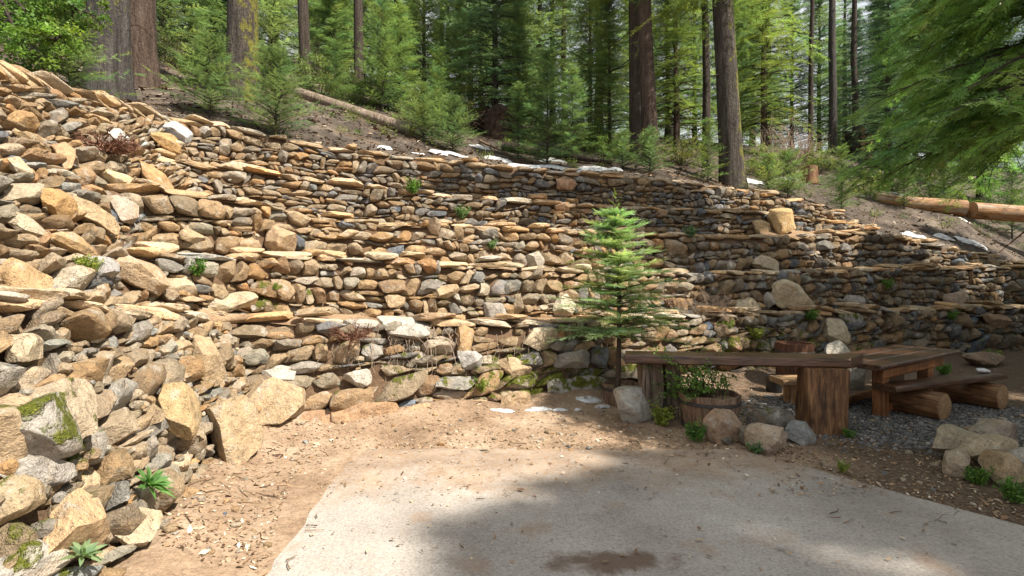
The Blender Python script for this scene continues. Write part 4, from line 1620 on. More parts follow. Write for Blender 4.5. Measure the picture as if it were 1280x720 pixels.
# ------------------------------------------------------------------ near cedar with hanging sprays at the right
def near_cedar():
    rg = np.random.default_rng(91)
    base = np.array([5.25, 4.55, 0.0])
    o = thing('cedar_tree', 'near cedar with drooping feathery green sprays hanging in from the right edge', 'tree', tuple(base))
    link('trunk', trunk_mesh('trunk', 6.6, .22, M['bark_cedar'], 91, (), .3, (-.05, 0), 18, 3, .03), o)
    br = MB()
    O, D, S, L_, C = [], [], [], [], []
    nbr = 84
    for i in range(nbr):
        f = i / nbr
        z = 3.0 + 2.9 * f ** 1.05
        # more boughs towards the light of the clearing
        az = math.radians(rg.uniform(95, 285)) if rg.random() < .72 else rg.uniform(0, 2 * PI)
        L = rg.uniform(.95, 1.85) * (1 - .5 * f)
        q = np.linspace(0, 1, 9)
        u = rg.uniform(.02, .28)
        dr = rg.uniform(.22, .48)
        o0 = np.array([-.05 * z, 0, z])
        h = np.array([math.cos(az), math.sin(az), 0])
        side_ = np.array([-h[1], h[0], 0])
        bow = rg.normal(0, .12)
        pts = o0 + h * (L * q)[:, None] + side_ * (bow * L * q * q)[:, None] + np.array([0, 0, 1]) * (L * (u * q - dr * q ** 2))[:, None]
        V, Q, T = tube(pts, np.linspace(.024, .003, 9) * (.7 + .3 * L), 6, False)
        br.add(V, Q)
        for k in range(12):
            qs = np.clip(.14 + .86 * (k + rg.random()) / 12, 0, 1)
            p0 = np.array([np.interp(qs, q, pts[:, j]) for j in range(3)])
            sg = 1 if k % 2 else -1
            aa = math.radians(rg.normal(50, 10)) * (.2 if qs > .95 else 1)
            d2 = norm(h * math.cos(aa) + side_ * math.sin(aa) * sg + np.array([0, 0, rg.normal(-.18, .14)]))
            L2_ = L * .44 * (1 - .55 * qs) * rg.uniform(.75, 1.2) + .12
            t_ = np.linspace(0, 1, 5)
            tw = p0 + d2 * (L2_ * t_)[:, None] + np.array([0, 0, -1.0]) * (.38 * L2_ * t_ ** 2)[:, None]
            V, Q, T = tube(tw, [.006, .005, .004, .003, .0015], 3, False)
            br.add(V, Q)
            m = max(4, int(26 * L2_))
            qq = np.clip(.08 + .92 * (np.arange(m) + rg.random(m)) / m, 0, 1)
            p = np.stack([np.interp(qq, t_, tw[:, j]) for j in range(3)], -1)
            s2 = norm(np.cross(np.array([0, 0, 1.0]) + .3 * rg.normal(size=3), d2))
            sgn = np.where(np.arange(m) % 2, 1, -1)[:, None]
            a3 = np.radians(rg.normal(42, 12, m))[:, None]
            d = norm(d2 * np.cos(a3) + s2 * np.sin(a3) * sgn + np.array([0, 0, -1.0]) * rg.uniform(.1, .55, (m, 1)))
            s_ = norm(np.cross(norm(np.cross(d2, s2)) + .35 * rg.normal(size=(m, 3)), d))
            O.append(p); D.append(d); S.append(s_); L_.append(rg.uniform(.10, .20, m))
            C.append(leafcol(1, rg, (.20, .31, .085), .26, .12) * np.exp(rg.normal(0, .16, (m, 1))))
    O, D, S, L_, C = (np.concatenate(x) for x in (O, D, S, L_, C))
    # each spray: side sprigs, each sprig again feathered
    N = len(O)
    KS = 4
    oo, dd, ss, ll, cc = [O], [D], [S], [L_ * .95], [C]
    for k in range(KS):
        f = (k + .5) / (KS + .2)
        for sg in (-1, 1):
            oo.append(O + D * (L_ * f)[:, None])
            d2 = norm(D * .75 + S * sg * .66 + np.array([0, 0, -.10]) + .10 * rg.normal(size=(N, 3)))
            dd.append(d2)
            ss.append(norm(S - d2 * np.sum(S * d2, -1, keepdims=True)))
            ll.append(L_ * .52 * (1 - .55 * f) * rg.uniform(.8, 1.15, N))
            cc.append(C * (1.0 + .2 * f))
    oo, dd, ss, ll, cc = (np.concatenate(x) for x in (oo, dd, ss, ll, cc))
    A = feathers(oo, dd, ss, ll, np.full(len(oo), .0075), 3, rg, spread=.65, lb=.42, taper=.4, up=.10, ww=.5)
    link('crown', foliage_mesh('crown', A, np.clip(cc, .005, .5), M['cedar']), o)
    link('branches', br.mesh('branches', M['bark_dark']), o)
    return o


near_cedar()


# ------------------------------------------------------------------ leafy boughs reaching in at the top left
def oak(name, lab, loc, H, seed, lob, lsize, per, base, tr, lean=(0, 0), mat='leaf', cat='tree'):
    rg = np.random.default_rng(seed)
    o = thing(name, lab, cat, loc)
    mb = MB()
    tp = np.array([[0, 0, -.3], [0, 0, .3], [lean[0] * H * .4, lean[1] * H * .4, H * .4], [lean[0] * H, lean[1] * H, H * .8]])
    V, Q, T = tube(tp, [tr * 1.4, tr, tr * .8, tr * .35], 14, True, .08, 2)
    mb.add(V, Q, T)
    cs, rs = [], []
    for (c, r, n) in lob:
        c = np.array(c, float) - np.array(loc)
        st = tp[2] + (tp[3] - tp[2]) * rg.uniform(0, .8)
        V, Q, T = tube(np.stack([st, (st + c) / 2 + rg.normal(0, .1, 3), c]), [tr * .35, tr * .22, .015], 7, False)
        mb.add(V, Q)
        d = norm(rg.normal(size=(n, 3))) * rg.random((n, 1)) ** .4 * r * np.array([1, 1, .75])
        cs.append(c + d)
        rs.append(np.full(n, r * .30) * rg.uniform(.6, 1.2, n))
        for k in range(min(n, 10)):
            V, Q, T = tube(np.stack([c, c + d[k] * .5 + rg.normal(0, .04, 3), c + d[k]]), [.014, .009, .003], 4, False)
            mb.add(V, Q)
    A, C = leaf_cloud(rg, np.concatenate(cs), np.concatenate(rs), per, lsize, base)
    link('trunk', mb.mesh('trunk', M['bark_dark']), o)
    link('crown', foliage_mesh('crown', A, C, M[mat]), o)
    return o


lb = []
for (px, py, d, r, n) in [(10, 20, 6.9, .75, 26), (50, 12, 7.2, .6, 20), (90, 8, 7.2, .45, 16), (30, 60, 6.8, .45, 14), (70, 50, 7.0, .40, 13), (-40, 30, 6.6, .8, 24),
                          (-60, -60, 7, 1.2, 40), (30, -60, 7.4, 1.1, 36), (110, -40, 7.6, .6, 18)]:
    lb.append((P(px, py, d), r, n))
oak('leafy_tree', 'bright green leafy boughs hanging over the left bank at the top left corner', (-8.4, 6.6, 4.2), 6.5, 101, lb, .058, 62, (.12, .205, .052), .16, (.05, .05))

# trees standing outside the picture, right of and behind the slab, that shade it
def shade(name, lab, loc, lob, seed, per=60, ls=.15):
    oak(name, lab, loc, 9.0, seed, lob, ls, per, (.06, .10, .025), .2)




def cast(x, y, h):
    """point at height h whose shadow falls on (x, y)"""
    s = SUNV * (h / SUNV[2])
    return (x + s[0], y + s[1], h)


SUNV = norm(np.array([.55, -.36, .79]))
rg = np.random.default_rng(7)
L1, L2, L3 = [], [], []
# the tops of tall trees far to the right throw one broad soft shadow over the slab
for (x, y, r, n) in [(.30, 3.05, .85, 30), (.95, 3.75, .8, 30), (1.0, 2.85, .85, 34), (.8, 2.0, 1.0, 38), (1.55, 4.35, .75, 26), (.2, 1.8, 1.1, 40), (1.9, 3.9, .7, 22), (1.55, 3.75, .5, 16),
                     (1.8, 1.75, .6, 22), (1.7, 1.2, .9, 32), (2.05, 4.85, .6, 18)]:
    L1.append((cast(x, y, 24 + 1.2 * math.sin(x * 7 + y * 3)), r, n))
for (x, y, r, n) in [(2.6, 4.6, .85, 32), (2.75, 3.75, .8, 30), (3.5, 4.1, 1.0, 38), (3.35, 2.9, .6, 22), (3.9, 3.2, 1.0, 38), (2.9, 2.1, .7, 26), (3.4, 5.1, .7, 24), (4.6, 4.3, .9, 30), (2.6, 5.35, .5, 14), (4.2, 5.5, .7, 24), (5.1, 6.1, .75, 26), (5.8, 6.9, .8, 26), (5.6, 5.1, .9, 28), (4.5, 7.0, .5, 14), (6.6, 6.0, .9, 26)]:
    L2.append((cast(x, y, 22 + 1.2 * math.sin(x * 5 + y * 4)), r, n))
L4 = []
for (x, y, r, n) in [(5.0, 10.2, .7, 24), (6.4, 10.8, .8, 28), (7.8, 11.4, .85, 30), (9.3, 12.0, .9, 32), (10.8, 12.6, .9, 32), (6.0, 12.4, .6, 18), (8.4, 13.3, .7, 22), (4.0, 9.5, .4, 10), (11.5, 11.4, .8, 22)]:
    L3.append((cast(x, y, 21 + 1.2 * math.sin(x * 5 + y * 4)), r * .9, max(6, int(n * .5))))
for (x, y, r, n) in [(-3.6, 12.0, .55, 18), (-2.4, 12.4, .75, 26), (-1.0, 12.8, .8, 28), (.4, 13.2, .8, 28), (1.8, 13.6, .8, 28), (-1.5, 11.4, .45, 12), (.2, 12.0, .5, 14), (1.8, 12.4, .5, 14), (3.2, 13.4, .6, 18)]:
    L4.append((cast(x, y, 23 + 1.2 * math.sin(x * 5 + y * 4)), r, n))
oak('shade_tree', 'tall leafy tree outside the picture at right, shading the right half of the terraces', (23.5, 3.2, 0), 26, 113, L3, .22, 46, (.06, .10, .025), .32)
oak('shade_tree', 'tall leafy tree outside the picture at right, shading the topmost walls', (15.6, 4.2, 0), 28, 114, L4, .22, 46, (.06, .10, .025), .32)
oak('shade_tree', 'very tall leafy tree outside the picture at right, shading the middle of the slab', (18.2, -4.0, 0), 29, 111, L1, .22, 46, (.06, .10, .025), .35)
oak('shade_tree', 'tall leafy tree outside the picture at right, shading the right of the slab', (19.5, -1.0, 0), 27, 112, L2, .22, 46, (.06, .10, .025), .32)
for i, (x, y, s, k, lab) in enumerate([
    (8.9, 7.3, .92, 'tall_fir', 'tall fir outside the picture right behind the near cedar, shading the upper walls'),
    (12.4, 9.6, .9, 'fir_green', 'tall fir outside the picture at right, between gravel and walls'),
    (15.2, 12.0, .8, 'fir_dark', 'tall fir outside the picture close to the right end of the lowest wall'),
    (16.8, 7.4, 1.35, 'fir_dark', 'broad dark fir outside the picture farther right of the gravel'),
    (11.7, 7.0, 1.05, 'fir_green', 'green fir outside the picture right of the log bench'),
    (14.8, 5.2, 1.5, 'fir_dark', 'big dark fir outside the picture right of the rock heap'),
    (14.2, 7.6, 1.0, 'fir_dark', 'fir outside the picture at right, shading the right end of the walls'),
    (18.5, 9.2, .8, 'fir_green', 'fir outside the picture farther right beyond the walls'),
    (11.0, 4.2, .8, 'fir_green', 'fir outside the picture at right beside the gravel'),
    (22, 14.5, .8, 'fir_dark', 'dark fir outside the picture beyond the right end of the terraces'),
]):
    plant_tree(k, 'fir_tree', lab, 'fir tree', (x, y, 0 if y < 14 else 2.0), s, i * 1.7)
# ------------------------------------------------------------------ timber furniture
M['bar_top'] = make_wood('weathered_bar_wood', (.022, .010, .006), (.085, .038, .018), (.16, .080, .042), .28, (1, 9, 9), .6)
M['bar_edge'] = make_wood('hewn_brown_wood', (.05, .02, .009), (.16, .07, .03), (.29, .14, .065), .6, (9, 9, 1), .35)
M['post'] = make_wood('split_log_wood', (.022, .012, .008), (.14, .066, .028), (.28, .15, .066), .6, (7, 7, .9), .35)
M['post_grey'] = make_wood('grey_split_log', (.05, .035, .027), (.17, .125, .095), (.30, .24, .19), .8, (9, 9, .6), .2)
M['table_top'] = make_wood('dark_table_planks', (.018, .009, .006), (.062, .028, .015), (.12, .060, .036), .30, (1, 9, 9), .5)
M['orange_wood'] = make_wood('oiled_orange_wood', (.08, .028, .010), (.21, .082, .027), (.32, .14, .052), .5, (8, 8, .8), .4)
M['log_side'] = make_wood('peeled_log', (.05, .022, .010), (.17, .08, .034), (.29, .155, .07), .55, (8, 8, 1), .35)
M['log_peel'] = make_wood('orange_peeled_log', (.13, .065, .03), (.29, .15, .065), (.41, .25, .13), .7, (6, 6, 1), .25, (.34, .28, .22))
M['cut'] = make_plain('sawn_end', (.26, .16, .085), .8, .2, 22, .35, .4)
M['cut_pale'] = make_plain('pale_sawn_face', (.46, .37, .27), .8, .2, 16, .3, .4)
M['stave'] = make_wood('barrel_staves', (.06, .035, .022), (.19, .12, .08), (.32, .22, .15), .75, (9, 9, .8), .25)
M['stave_red'] = make_wood('reddish_tub_wood', (.03, .014, .009), (.085, .036, .02), (.14, .065, .036), .6, (9, 9, .8), .3)
M['iron'] = make_plain('rusty_iron', (.035, .028, .024), .7, .4, 30, .4, .3)
M['plastic'] = make_plain('black_plastic', (.012, .012, .013), .4, .5, 20, .1, 0)
M['pot_soil'] = M['earth']
M['dead'] = make_plain('dead_wood', (.15, .10, .07), .9, .2, 25, .4, .6)
M['dead_red'] = make_plain('dead_roots', (.17, .085, .055), .9, .2, 25, .4, .6)
M['twig_pale'] = make_plain('pale_twigs', (.33, .25, .19), .9, .2, 25, .3, .3)
M['rootmass'] = make_plain('dark_root_earth', (.035, .024, .017), .95, .1, 9, .5, 1.0)


def plank(a, b, w, t, mat, name, parent, seed=1, end0=0.0, end1=0.0, wob=.012, up=(0, 0, 1), nx=26, org=None):
    """thick slab from a to b (centre of the top), width w, thickness t, ends may be cut askew"""
    a, b = np.array(a, float), np.array(b, float)
    L = np.linalg.norm(b - a)
    ex = (b - a) / L
    ey = norm(np.cross(np.array(up, float), ex))
    ez = np.cross(ex, ey)
    c = .018
    prof = np.array([(-.5 * w, -c), (-.5 * w + c, 0), (-.2 * w, 0), (.2 * w, 0), (.5 * w - c, 0), (.5 * w, -c), (.5 * w, -t * .5), (.5 * w, -t + c), (.5 * w - c, -t), (0, -t),
                     (-.5 * w + c, -t), (-.5 * w, -t + c), (-.5 * w, -t * .5)])
    n = len(prof)
    q = np.linspace(0, 1, nx)
    V = []
    for f in q:
        sk = end0 * (1 - f) + end1 * f
        x = f * L + sk * prof[:, 0]
        p = np.stack([x, prof[:, 0], prof[:, 1]], -1)
        s = np.stack([p[:, 0] * 1.0, p[:, 1] * 3, p[:, 2] * 3 + seed * 7.3], -1)
        p[:, 1] += wob * 1.6 * sn(s, 1.6, 0)
        p[:, 2] += wob * .5 * sn(s, 2.5, 1)
        V.append(p)
    V = np.concatenate(V)
    i = np.arange(nx - 1)[:, None] * n
    j = np.arange(n)[None]
    k = (j + 1) % n
    Q = np.stack([i + j, i + n + j, i + n + k, i + k], -1).reshape(-1, 4)
    V = np.concatenate([V, V[:n].mean(0)[None], V[-n:].mean(0)[None]])
    jj = np.arange(n)
    T = np.concatenate([np.stack([np.full(n, nx * n), jj, (jj + 1) % n], -1), np.stack([np.full(n, nx * n + 1), (nx - 1) * n + (jj + 1) % n, (nx - 1) * n + jj], -1)])
    me = mesh_np(name, V, Q, T, None, None, M[mat], True, 35)
    o = link(name, me, parent)
    R = Matrix((ex, ey, ez)).transposed().to_4x4()
    o.matrix_local = Matrix.Translation(Vector(a - (0 if org is None else np.array(org)))) @ R
    return o


def block(c, size, mat, name, parent, rz=0.0, seed=1, wob=.015, n=7, loc=None):
    """hewn upright block, c = centre of its foot"""
    w, d, h = size
    a = []
    for (x0, y0), (x1, y1) in [((-1, -1), (1, -1)), ((1, -1), (1, 1)), ((1, 1), (-1, 1)), ((-1, 1), (-1, -1))]:
        for k in np.linspace(.06, .94, n):
            a.append((x0 + (x1 - x0) * k, y0 + (y1 - y0) * k))
    a = np.array(a) * np.array([w / 2, d / 2])
    zs = np.linspace(0, h, 9)
    V = np.concatenate([np.concatenate([a, np.full((len(a), 1), z)], 1) for z in zs])
    nn = len(a)
    s = V * np.array([1, 1, .18]) + seed * 3.7
    rad = norm(V * np.array([1, 1, 0]))
    V = V + rad * (wob * 1.8 * sn(s, 9.0, 0) + wob * sn(s, 22, 1))[:, None]
    i = np.arange(len(zs) - 1)[:, None] * nn
    j = np.arange(nn)[None]
    k = (j + 1) % nn
    Q = np.stack([i + j, i + k, i + nn + k, i + nn + j], -1).reshape(-1, 4)
    V = np.concatenate([V, [[0, 0, h]]])
    jj = np.arange(nn)
    T = np.stack([(len(zs) - 1) * nn + jj, (len(zs) - 1) * nn + (jj + 1) % nn, np.full(nn, len(V) - 1)], -1)
    o = link(name, mesh_np(name, V, Q, T, None, None, M[mat], True, 40), parent, tuple(c))
    o.rotation_euler = (0, 0, rz)
    return o


def log(a, b, r, side_mat, end_mat, name, parent, seed=1, r1=None, wob=.05, org=None, knots=True):
    """round log: side and two sawn faces in one mesh with two materials"""
    a, b = np.array(a, float), np.array(b, float)
    if org is not None:
        a, b = a - org, b - org
    r1 = r if r1 is None else r1
    L = np.linalg.norm(b - a)
    m = max(5, int(L / .15))
    pts = a + (b - a) * np.linspace(0, 1, m)[:, None]
    ex = (b - a) / L
    R = Matrix.Identity(4)
    z = Vector(ex)
    q = z.to_track_quat('Z', 'Y')
    n = 22
    al = np.arange(n) / n * 2 * PI
    zz = np.linspace(0, L, m)
    V = []
    for i in range(m):
        rr_ = r + (r1 - r) * i / (m - 1)
        ring = np.stack([np.cos(al), np.sin(al), np.full(n, zz[i])], -1)
        k = 1 + wob * sn(ring * np.array([1, 1, .6]) + seed * 5.1, 1.7)
        ring[:, :2] *= (rr_ * k)[:, None]
        V.append(ring)
    inner0, inner1 = V[0] * np.array([.93, .93, 1]) - np.array([0, 0, .008]), V[-1] * np.array([.93, .93, 1]) + np.array([0, 0, .008])
    V = np.concatenate(V + [inner0, inner1, [[0, 0, -.008], [0, 0, L + .008]]])
    i = np.arange(m - 1)[:, None] * n
    j = np.arange(n)[None]
    k = (j + 1) % n
    Q = np.stack([i + j, i + k, i + n + k, i + n + j], -1).reshape(-1, 4)
    jj = np.arange(n)
    kk = (jj + 1) % n
    b0, b1 = m * n, m * n + n
    Q2 = np.concatenate([np.stack([jj, b0 + jj, b0 + kk, kk], -1), np.stack([(m - 1) * n + jj, (m - 1) * n + kk, b1 + kk, b1 + jj], -1)])
    c0 = m * n + 2 * n
    T = np.concatenate([np.stack([np.full(n, c0), b0 + kk, b0 + jj], -1), np.stack([np.full(n, c0 + 1), b1 + jj, b1 + kk], -1)])
    me = mesh_np(name, V, np.concatenate([Q, Q2]), T, None, None, M[side_mat], True, 40)
    me.materials.append(M[end_mat])
    idx = np.zeros(len(me.polygons), np.int32)
    idx[len(Q) + len(Q2):] = 1
    me.polygons.foreach_set('material_index', idx)
    o = link(name, me, parent)
    o.matrix_local = Matrix.Translation(Vector(a)) @ q.to_matrix().to_4x4()
    return o


# long bar plank on split-log legs
bar = thing('plank_bar', 'long thick brown plank top on split log posts, bright with sun along its far half', 'bar table', (2.6, 5.95, 0))
bo = np.array([2.6, 5.95, 0])
plank((1.38, 6.24, .81), (3.93, 5.83, .82), .46, .105, 'bar_top', 'tabletop', bar, 3, .05, .75, .014, org=bo)
block(np.array([3.46, 5.72, -.04]) - bo, (.41, .28, .755), 'post', 'leg', bar, -.12, 2, .022)
block(np.array([1.70, 6.28, -.04]) - bo, (.27, .26, .745), 'post_grey', 'leg', bar, .1, 5, .03)
block(np.array([1.96, 6.30, -.04]) - bo, (.15, .22, .745), 'post_grey', 'leg', bar, -.1, 6, .03)

# low picnic table going away to the right
to = np.array([4.12, 6.38, 0])
dv = norm(np.array([.83, .56, 0]))
wv = np.array([-dv[1], dv[0], 0])
tb = thing('picnic_table', 'low dark plank table with an orange base, behind the right end of the bar', 'table', tuple(to))
for k in range(3):
    off = wv * ((k - 1) * .282)
    plank(dv * (.02 * k) + off + np.array([0, 0, .68]), dv * 2.78 + off + np.array([0, 0, .682]), .275, .06, 'table_top', 'top_plank', tb, 11 + k, .05, .08, .006)
for along in (.46, 1.95):
    for sd in (-1, 1):
        block(dv * along + wv * sd * .24 - np.array([0, 0, .03]), (.20, .13, .648), 'orange_wood', 'leg', tb, math.atan2(dv[1], dv[0]), int(along * 9 + sd), .004)
for sd in (-1, 1):
    plank(dv * .30 + wv * sd * .315 + np.array([0, 0, .605]), dv * 2.35 + wv * sd * .315 + np.array([0, 0, .605]), .035, .13, 'orange_wood', 'side_rail', tb, 15 + sd, wob=.003)
    plank(dv * .46 + wv * sd * .24 + np.array([0, 0, .13]), dv * 1.95 + wv * sd * .24 + np.array([0, 0, .13]), .10, .10, 'orange_wood', 'stretcher', tb, 19 + sd, wob=.004)
plank(dv * 1.30 + wv * .02 + np.array([0, 0, .55]), dv * 1.9 + wv * .02 + np.array([0, 0, .55]), .06, .40, 'table_top', 'shelf_panel', tb, 25, wob=.004)

# log bench
so = np.array([5.6, 6.75, 0])
be = thing('log_bench', 'low bench of a rough plank laid across two short fat logs, right of the table', 'bench', tuple(so))
plank(np.array([4.53, 6.22, .42]) - so, np.array([6.60, 7.02, .44]) - so, .30, .075, 'table_top', 'seat', be, 31, .2, -.1, .022)
ax = norm(np.array([.45, -.89, 0]))
for c, r in ((np.array([5.06, 6.48, .165]), .17), (np.array([6.28, 7.02, .17]), .165)):
    log(c - ax * .36, c + ax * .34, r, 'log_side', 'cut', 'leg', be, int(c[0] * 3), org=so)
sp = P(1222, 468, 7.0)
V, T = rocks([(6.45, 7.02, .47)], [(.10, .06, .03)], rotz(np.array([.3])), np.random.default_rng(2), 3)
tag(link('snow_lump', mesh_np('snow_lump', V, None, T, None, None, M['snow'])), 'small white lump of snow lying on the log bench', 'snow')

st = thing('log_stool', 'yellowish log seat with a pale slab top, half hidden behind the right bar post', 'stool', (4.0, 7.15, 0))
log((0, 0, -.03), (0, 0, .27), .19, 'log_peel', 'cut_pale', 'log_base', st, 4)
plank((-.32, -.02, .345), (.30, .03, .345), .40, .075, 'cut', 'seat', st, 33, .1, -.1, .02, nx=12)


def tub(name, lab, loc, r0, r1, h, mat, soil_z, bands=2, n=30):
    o = thing(name, lab, 'planter', loc)
    a = np.arange(n) / n * 2 * PI
    mb = MB()
    zs = [0, h * .33, h * .66, h]
    rad = np.interp(zs, [0, h], [r0, r1])
    prof = list(zip(rad, zs)) + [(r1 - .03, h), (r1 - .035, h * .5), (r0 - .03, .03)]
    V = np.concatenate([np.stack([np.cos(a) * (rr_ + (.006 * np.where(np.arange(n) % 3 == 0, -1, .3))), np.sin(a) * (rr_ + .006 * np.where(np.arange(n) % 3 == 0, -1, .3)),
                                  np.full(n, z) + (.008 * np.sin(a * 5 + r0 * 40) if z == h else 0)], -1) for rr_, z in prof])
    m = len(prof)
    i = np.arange(m - 1)[:, None] * n
    j = np.arange(n)[None]
    k = (j + 1) % n
    mb.add(V, np.stack([i + j, i + k, i + n + k, i + n + j], -1).reshape(-1, 4))
    mb.obj('staves', M[mat], o, False)
    for z in ([h * .2, h * .8] if bands == 2 else [h * .85]):
        rr_ = np.interp(z, [0, h], [r0, r1]) + .010
        V = np.concatenate([np.stack([np.cos(a) * q, np.sin(a) * q, np.full(n, z + dz)], -1) for q, dz in ((rr_, -.02), (rr_ + .001, .02), (rr_ - .012, .02), (rr_ - .012, -.02))])
        i = np.arange(3)[:, None] * n
        link('hoop', mesh_np('hoop', V, np.stack([i + j, i + k, i + n + k, i + n + j], -1).reshape(-1, 4), mat=M['iron']), o)
    g = np.linspace(0, 1, 6)
    R_, A_ = np.meshgrid(g, np.append(a, a[0]), indexing='ij')
    rs = (r1 - .036) * R_
    X_, Y_ = rs * np.cos(A_), rs * np.sin(A_)
    V, Q = grid_mesh(X_, Y_, soil_z + .02 * sn(np.stack([X_, Y_, 0 * X_], -1), 14) + .02 * (1 - R_))
    link('soil', mesh_np('soil', V, Q, mat=M['ledge']), o)
    return o


tub('barrel_planter', 'old half barrel with black rim at the wall foot, holding the lone fir sapling', (1.50, 7.0, -.04), .23, .27, .33, 'stave', .28, 1)
tub('barrel_planter', 'weathered half barrel overgrown by a leafy green shrub, in front of the long bar', (2.27, 5.9, -.04), .29, .345, .43, 'stave', .37)
tub('wooden_tub', 'reddish wooden tub standing behind the long bar, only its top showing', (4.55, 8.25, 0), .26, .28, .72, 'stave_red', .64)
bk = thing('bucket', 'small black plastic bucket on the ground behind the long bar', 'bucket', (4.02, 7.85, 0))
a = np.arange(24) / 24 * 2 * PI
prof = [(.11, 0), (.135, .24), (.148, .245), (.148, .26), (.128, .26), (.105, .02), (0.001, .02)]
V = np.concatenate([np.stack([np.cos(a) * r, np.sin(a) * r, np.full(24, z)], -1) for r, z in prof])
i = np.arange(len(prof) - 1)[:, None] * 24
j = np.arange(24)[None]
link('body', mesh_np('body', V, np.stack([i + j, i + (j + 1) % 24, i + 24 + (j + 1) % 24, i + 24 + j], -1).reshape(-1, 4), mat=M['plastic'], sharp=40), bk)
V, Q, T = tube(np.stack([np.cos(np.linspace(0, PI, 12)) * .145, -.05 - .07 * np.sin(np.linspace(0, PI, 12)), .25 - .03 * np.sin(np.linspace(0, PI, 12))], -1), .004, 6)
link('handle', mesh_np('handle', V, Q, T, mat=M['iron']), bk)

# ------------------------------------------------------------------ the sapling in the barrel
rg = np.random.default_rng(202)
sap = thing('fir_sapling', 'lone young fir with a bare lower stem, growing from the half barrel before the walls', 'sapling', (1.44, 6.98, .22))
A, C, sticks = conifer(rg, 2.42, 0.82, .68, 128, 29, .32, .14, .16, 10, .0112, (.27, .38, .205), whorl=16, power=.55, minl=.07, lb=.26, spread=1.1, upj=.35, bareness=.04, ww=.4, updir=.02)
cv = A.reshape(-1, 3)
k = cv[:, 2] / 2.7
cv[:, 0] += .05 * np.sin(k * 4.0) - .03
link('crown', foliage_mesh('crown', A, C, M['sapling']), sap)
sticks = [(a_ + np.array([.05 * math.sin(a_[2] / 2.7 * 4) - .03, 0, 0]), b_ + np.array([.05 * math.sin(a_[2] / 2.7 * 4) - .03, 0, 0]), r_) for a_, b_, r_ in sticks]
z = np.linspace(-.05, 2.66, 16)
V, Q, T = tube(np.stack([.05 * np.sin(z / 2.7 * 4) - .03 * np.clip(z, 0, 1), .015 * np.sin(z * 3), z], -1), np.interp(z, [0, .2, 1.4, 2.66], [.045, .036, .024, .006]), 10, True, .08, 12)
mb = MB()
mb.add(V, Q, T)
add_sticks(mb, sticks)
mb.obj('trunk', M['bark_red'], sap)
O = np.array([[-.02, .01, 2.3 + .05 * i_] for i_ in range(8)])
az = np.arange(8) * 2.4
D = norm(np.stack([np.cos(az), np.sin(az), np.full(8, .9)], -1))
S = norm(np.cross(D, np.array([0, 0, 1.0])))
A = feathers(O, D, S, np.linspace(.22, .12, 8), np.full(8, .008), 9, rg, lb=.25)
link('leader', foliage_mesh('leader', A, np.tile((.20, .27, .06), (8, 1)), M['sapling']), sap)

# ------------------------------------------------------------------ loose rocks
def rock(lab, loc, size, rz, col, seed, moss=0.0, box=(2.3, 3.2), fac=11, name='rock', group='loose rocks around the slab', tilt=0.0, off=(.58, .9), sub=5):
    r = np.random.default_rng(seed)
    V, T = rocks([(0, 0, 0)], [size], (rotz(np.array(rz)) @ rotx(np.array(tilt)))[None], r, sub, box, fac, off, .06)
    V = V[0]
    V = V - np.array([0, 0, V[:, 2].min() + size[2] * .22])
    o = link(name, mesh_np(name, V, None, T[0], np.tile(col, (len(V), 1)), np.full(len(V), moss), M['stone'], True, 32), None, loc)
    return tag(o, lab, 'rock', group)


def gp(px, py, dz=0.0):
    p = G(px, py)
    return (float(p[0]), float(p[1]), dz)


rock('pale speckled boulder lying in front of the sapling barrel', (1.47, 6.22, 0), (.30, .24, .23), .2, (.40, .37, .32), 301)
rock('knobbly brown rock against the planted half barrel', (2.22, 5.38, 0), (.185, .16, .19), .5, (.35, .24, .16), 302, fac=9)
rock('smooth rounded tan rock nearest the slab, beside the right bar post', (2.53, 5.05, 0), (.215, .17, .15), -.4, (.40, .31, .22), 303, fac=7)
rock('dark flat mossy rock behind the rounded tan rock', (2.78, 5.55, 0), (.30, .2, .17), -.35, (.16, .145, .12), 304, .16)
rock('small grey rock wedged between the mossy flat rock and the bar post', (2.95, 5.30, 0), (.17, .14, .13), .2, (.25, .25, .24), 305, .08)
rock('small dark stone between the knobbly rock and the rounded one', (2.40, 5.28, 0), (.10, .09, .11), .9, (.20, .17, .13), 306)
RG = 'rocks heaped at the right edge'
rock('long grey flat-topped rock, highest and leftmost of the heap at the right edge', (4.2, 4.78, .04), (.33, .23, .16), -.25, (.36, .30, .21), 311, .04, group=RG)
rock('rounded tan rock lying over the middle of the heap at the right edge', (4.2, 4.5, .11), (.22, .15, .11), -.15, (.42, .33, .22), 312, group=RG)
rock('brown rock standing lowest at the front of the heap at the right edge', (4.0, 4.2, 0), (.15, .14, .15), .4, (.34, .25, .15), 313, group=RG, fac=4)
rock('small tan rock at the left foot of the heap at the right edge', (3.8, 4.38, 0), (.10, .10, .13), .8, (.38, .30, .21), 314, group=RG)
rock('pale round rock cut off by the right edge of the picture', (4.25, 4.2, .07), (.15, .13, .12), .1, (.44, .40, .34), 315, group=RG, fac=7)
rock('wide rock at the back of the heap at the right edge, partly cut off', (4.66, 4.95, .03), (.24, .2, .17), .3, (.36, .30, .23), 316, group=RG)
rock('pale flat-topped boulder behind the long bar beside the reddish tub', (5.30, 8.25, 0), (.32, .24, .45), .1, (.40, .37, .31), 317, box=(3.5, 4), group='boulders behind the bar')
rock('low brown boulder on the gravel edge at the far right below the walls', (9.6, 10.4, 0), (.5, .25, .2), .4, (.26, .18, .12), 318, group='boulders behind the bar')

# ------------------------------------------------------------------ fallen timber on the hillside
def hz(x, y):
    return float(hill_z(np.array(float(x)), np.array(float(y))))


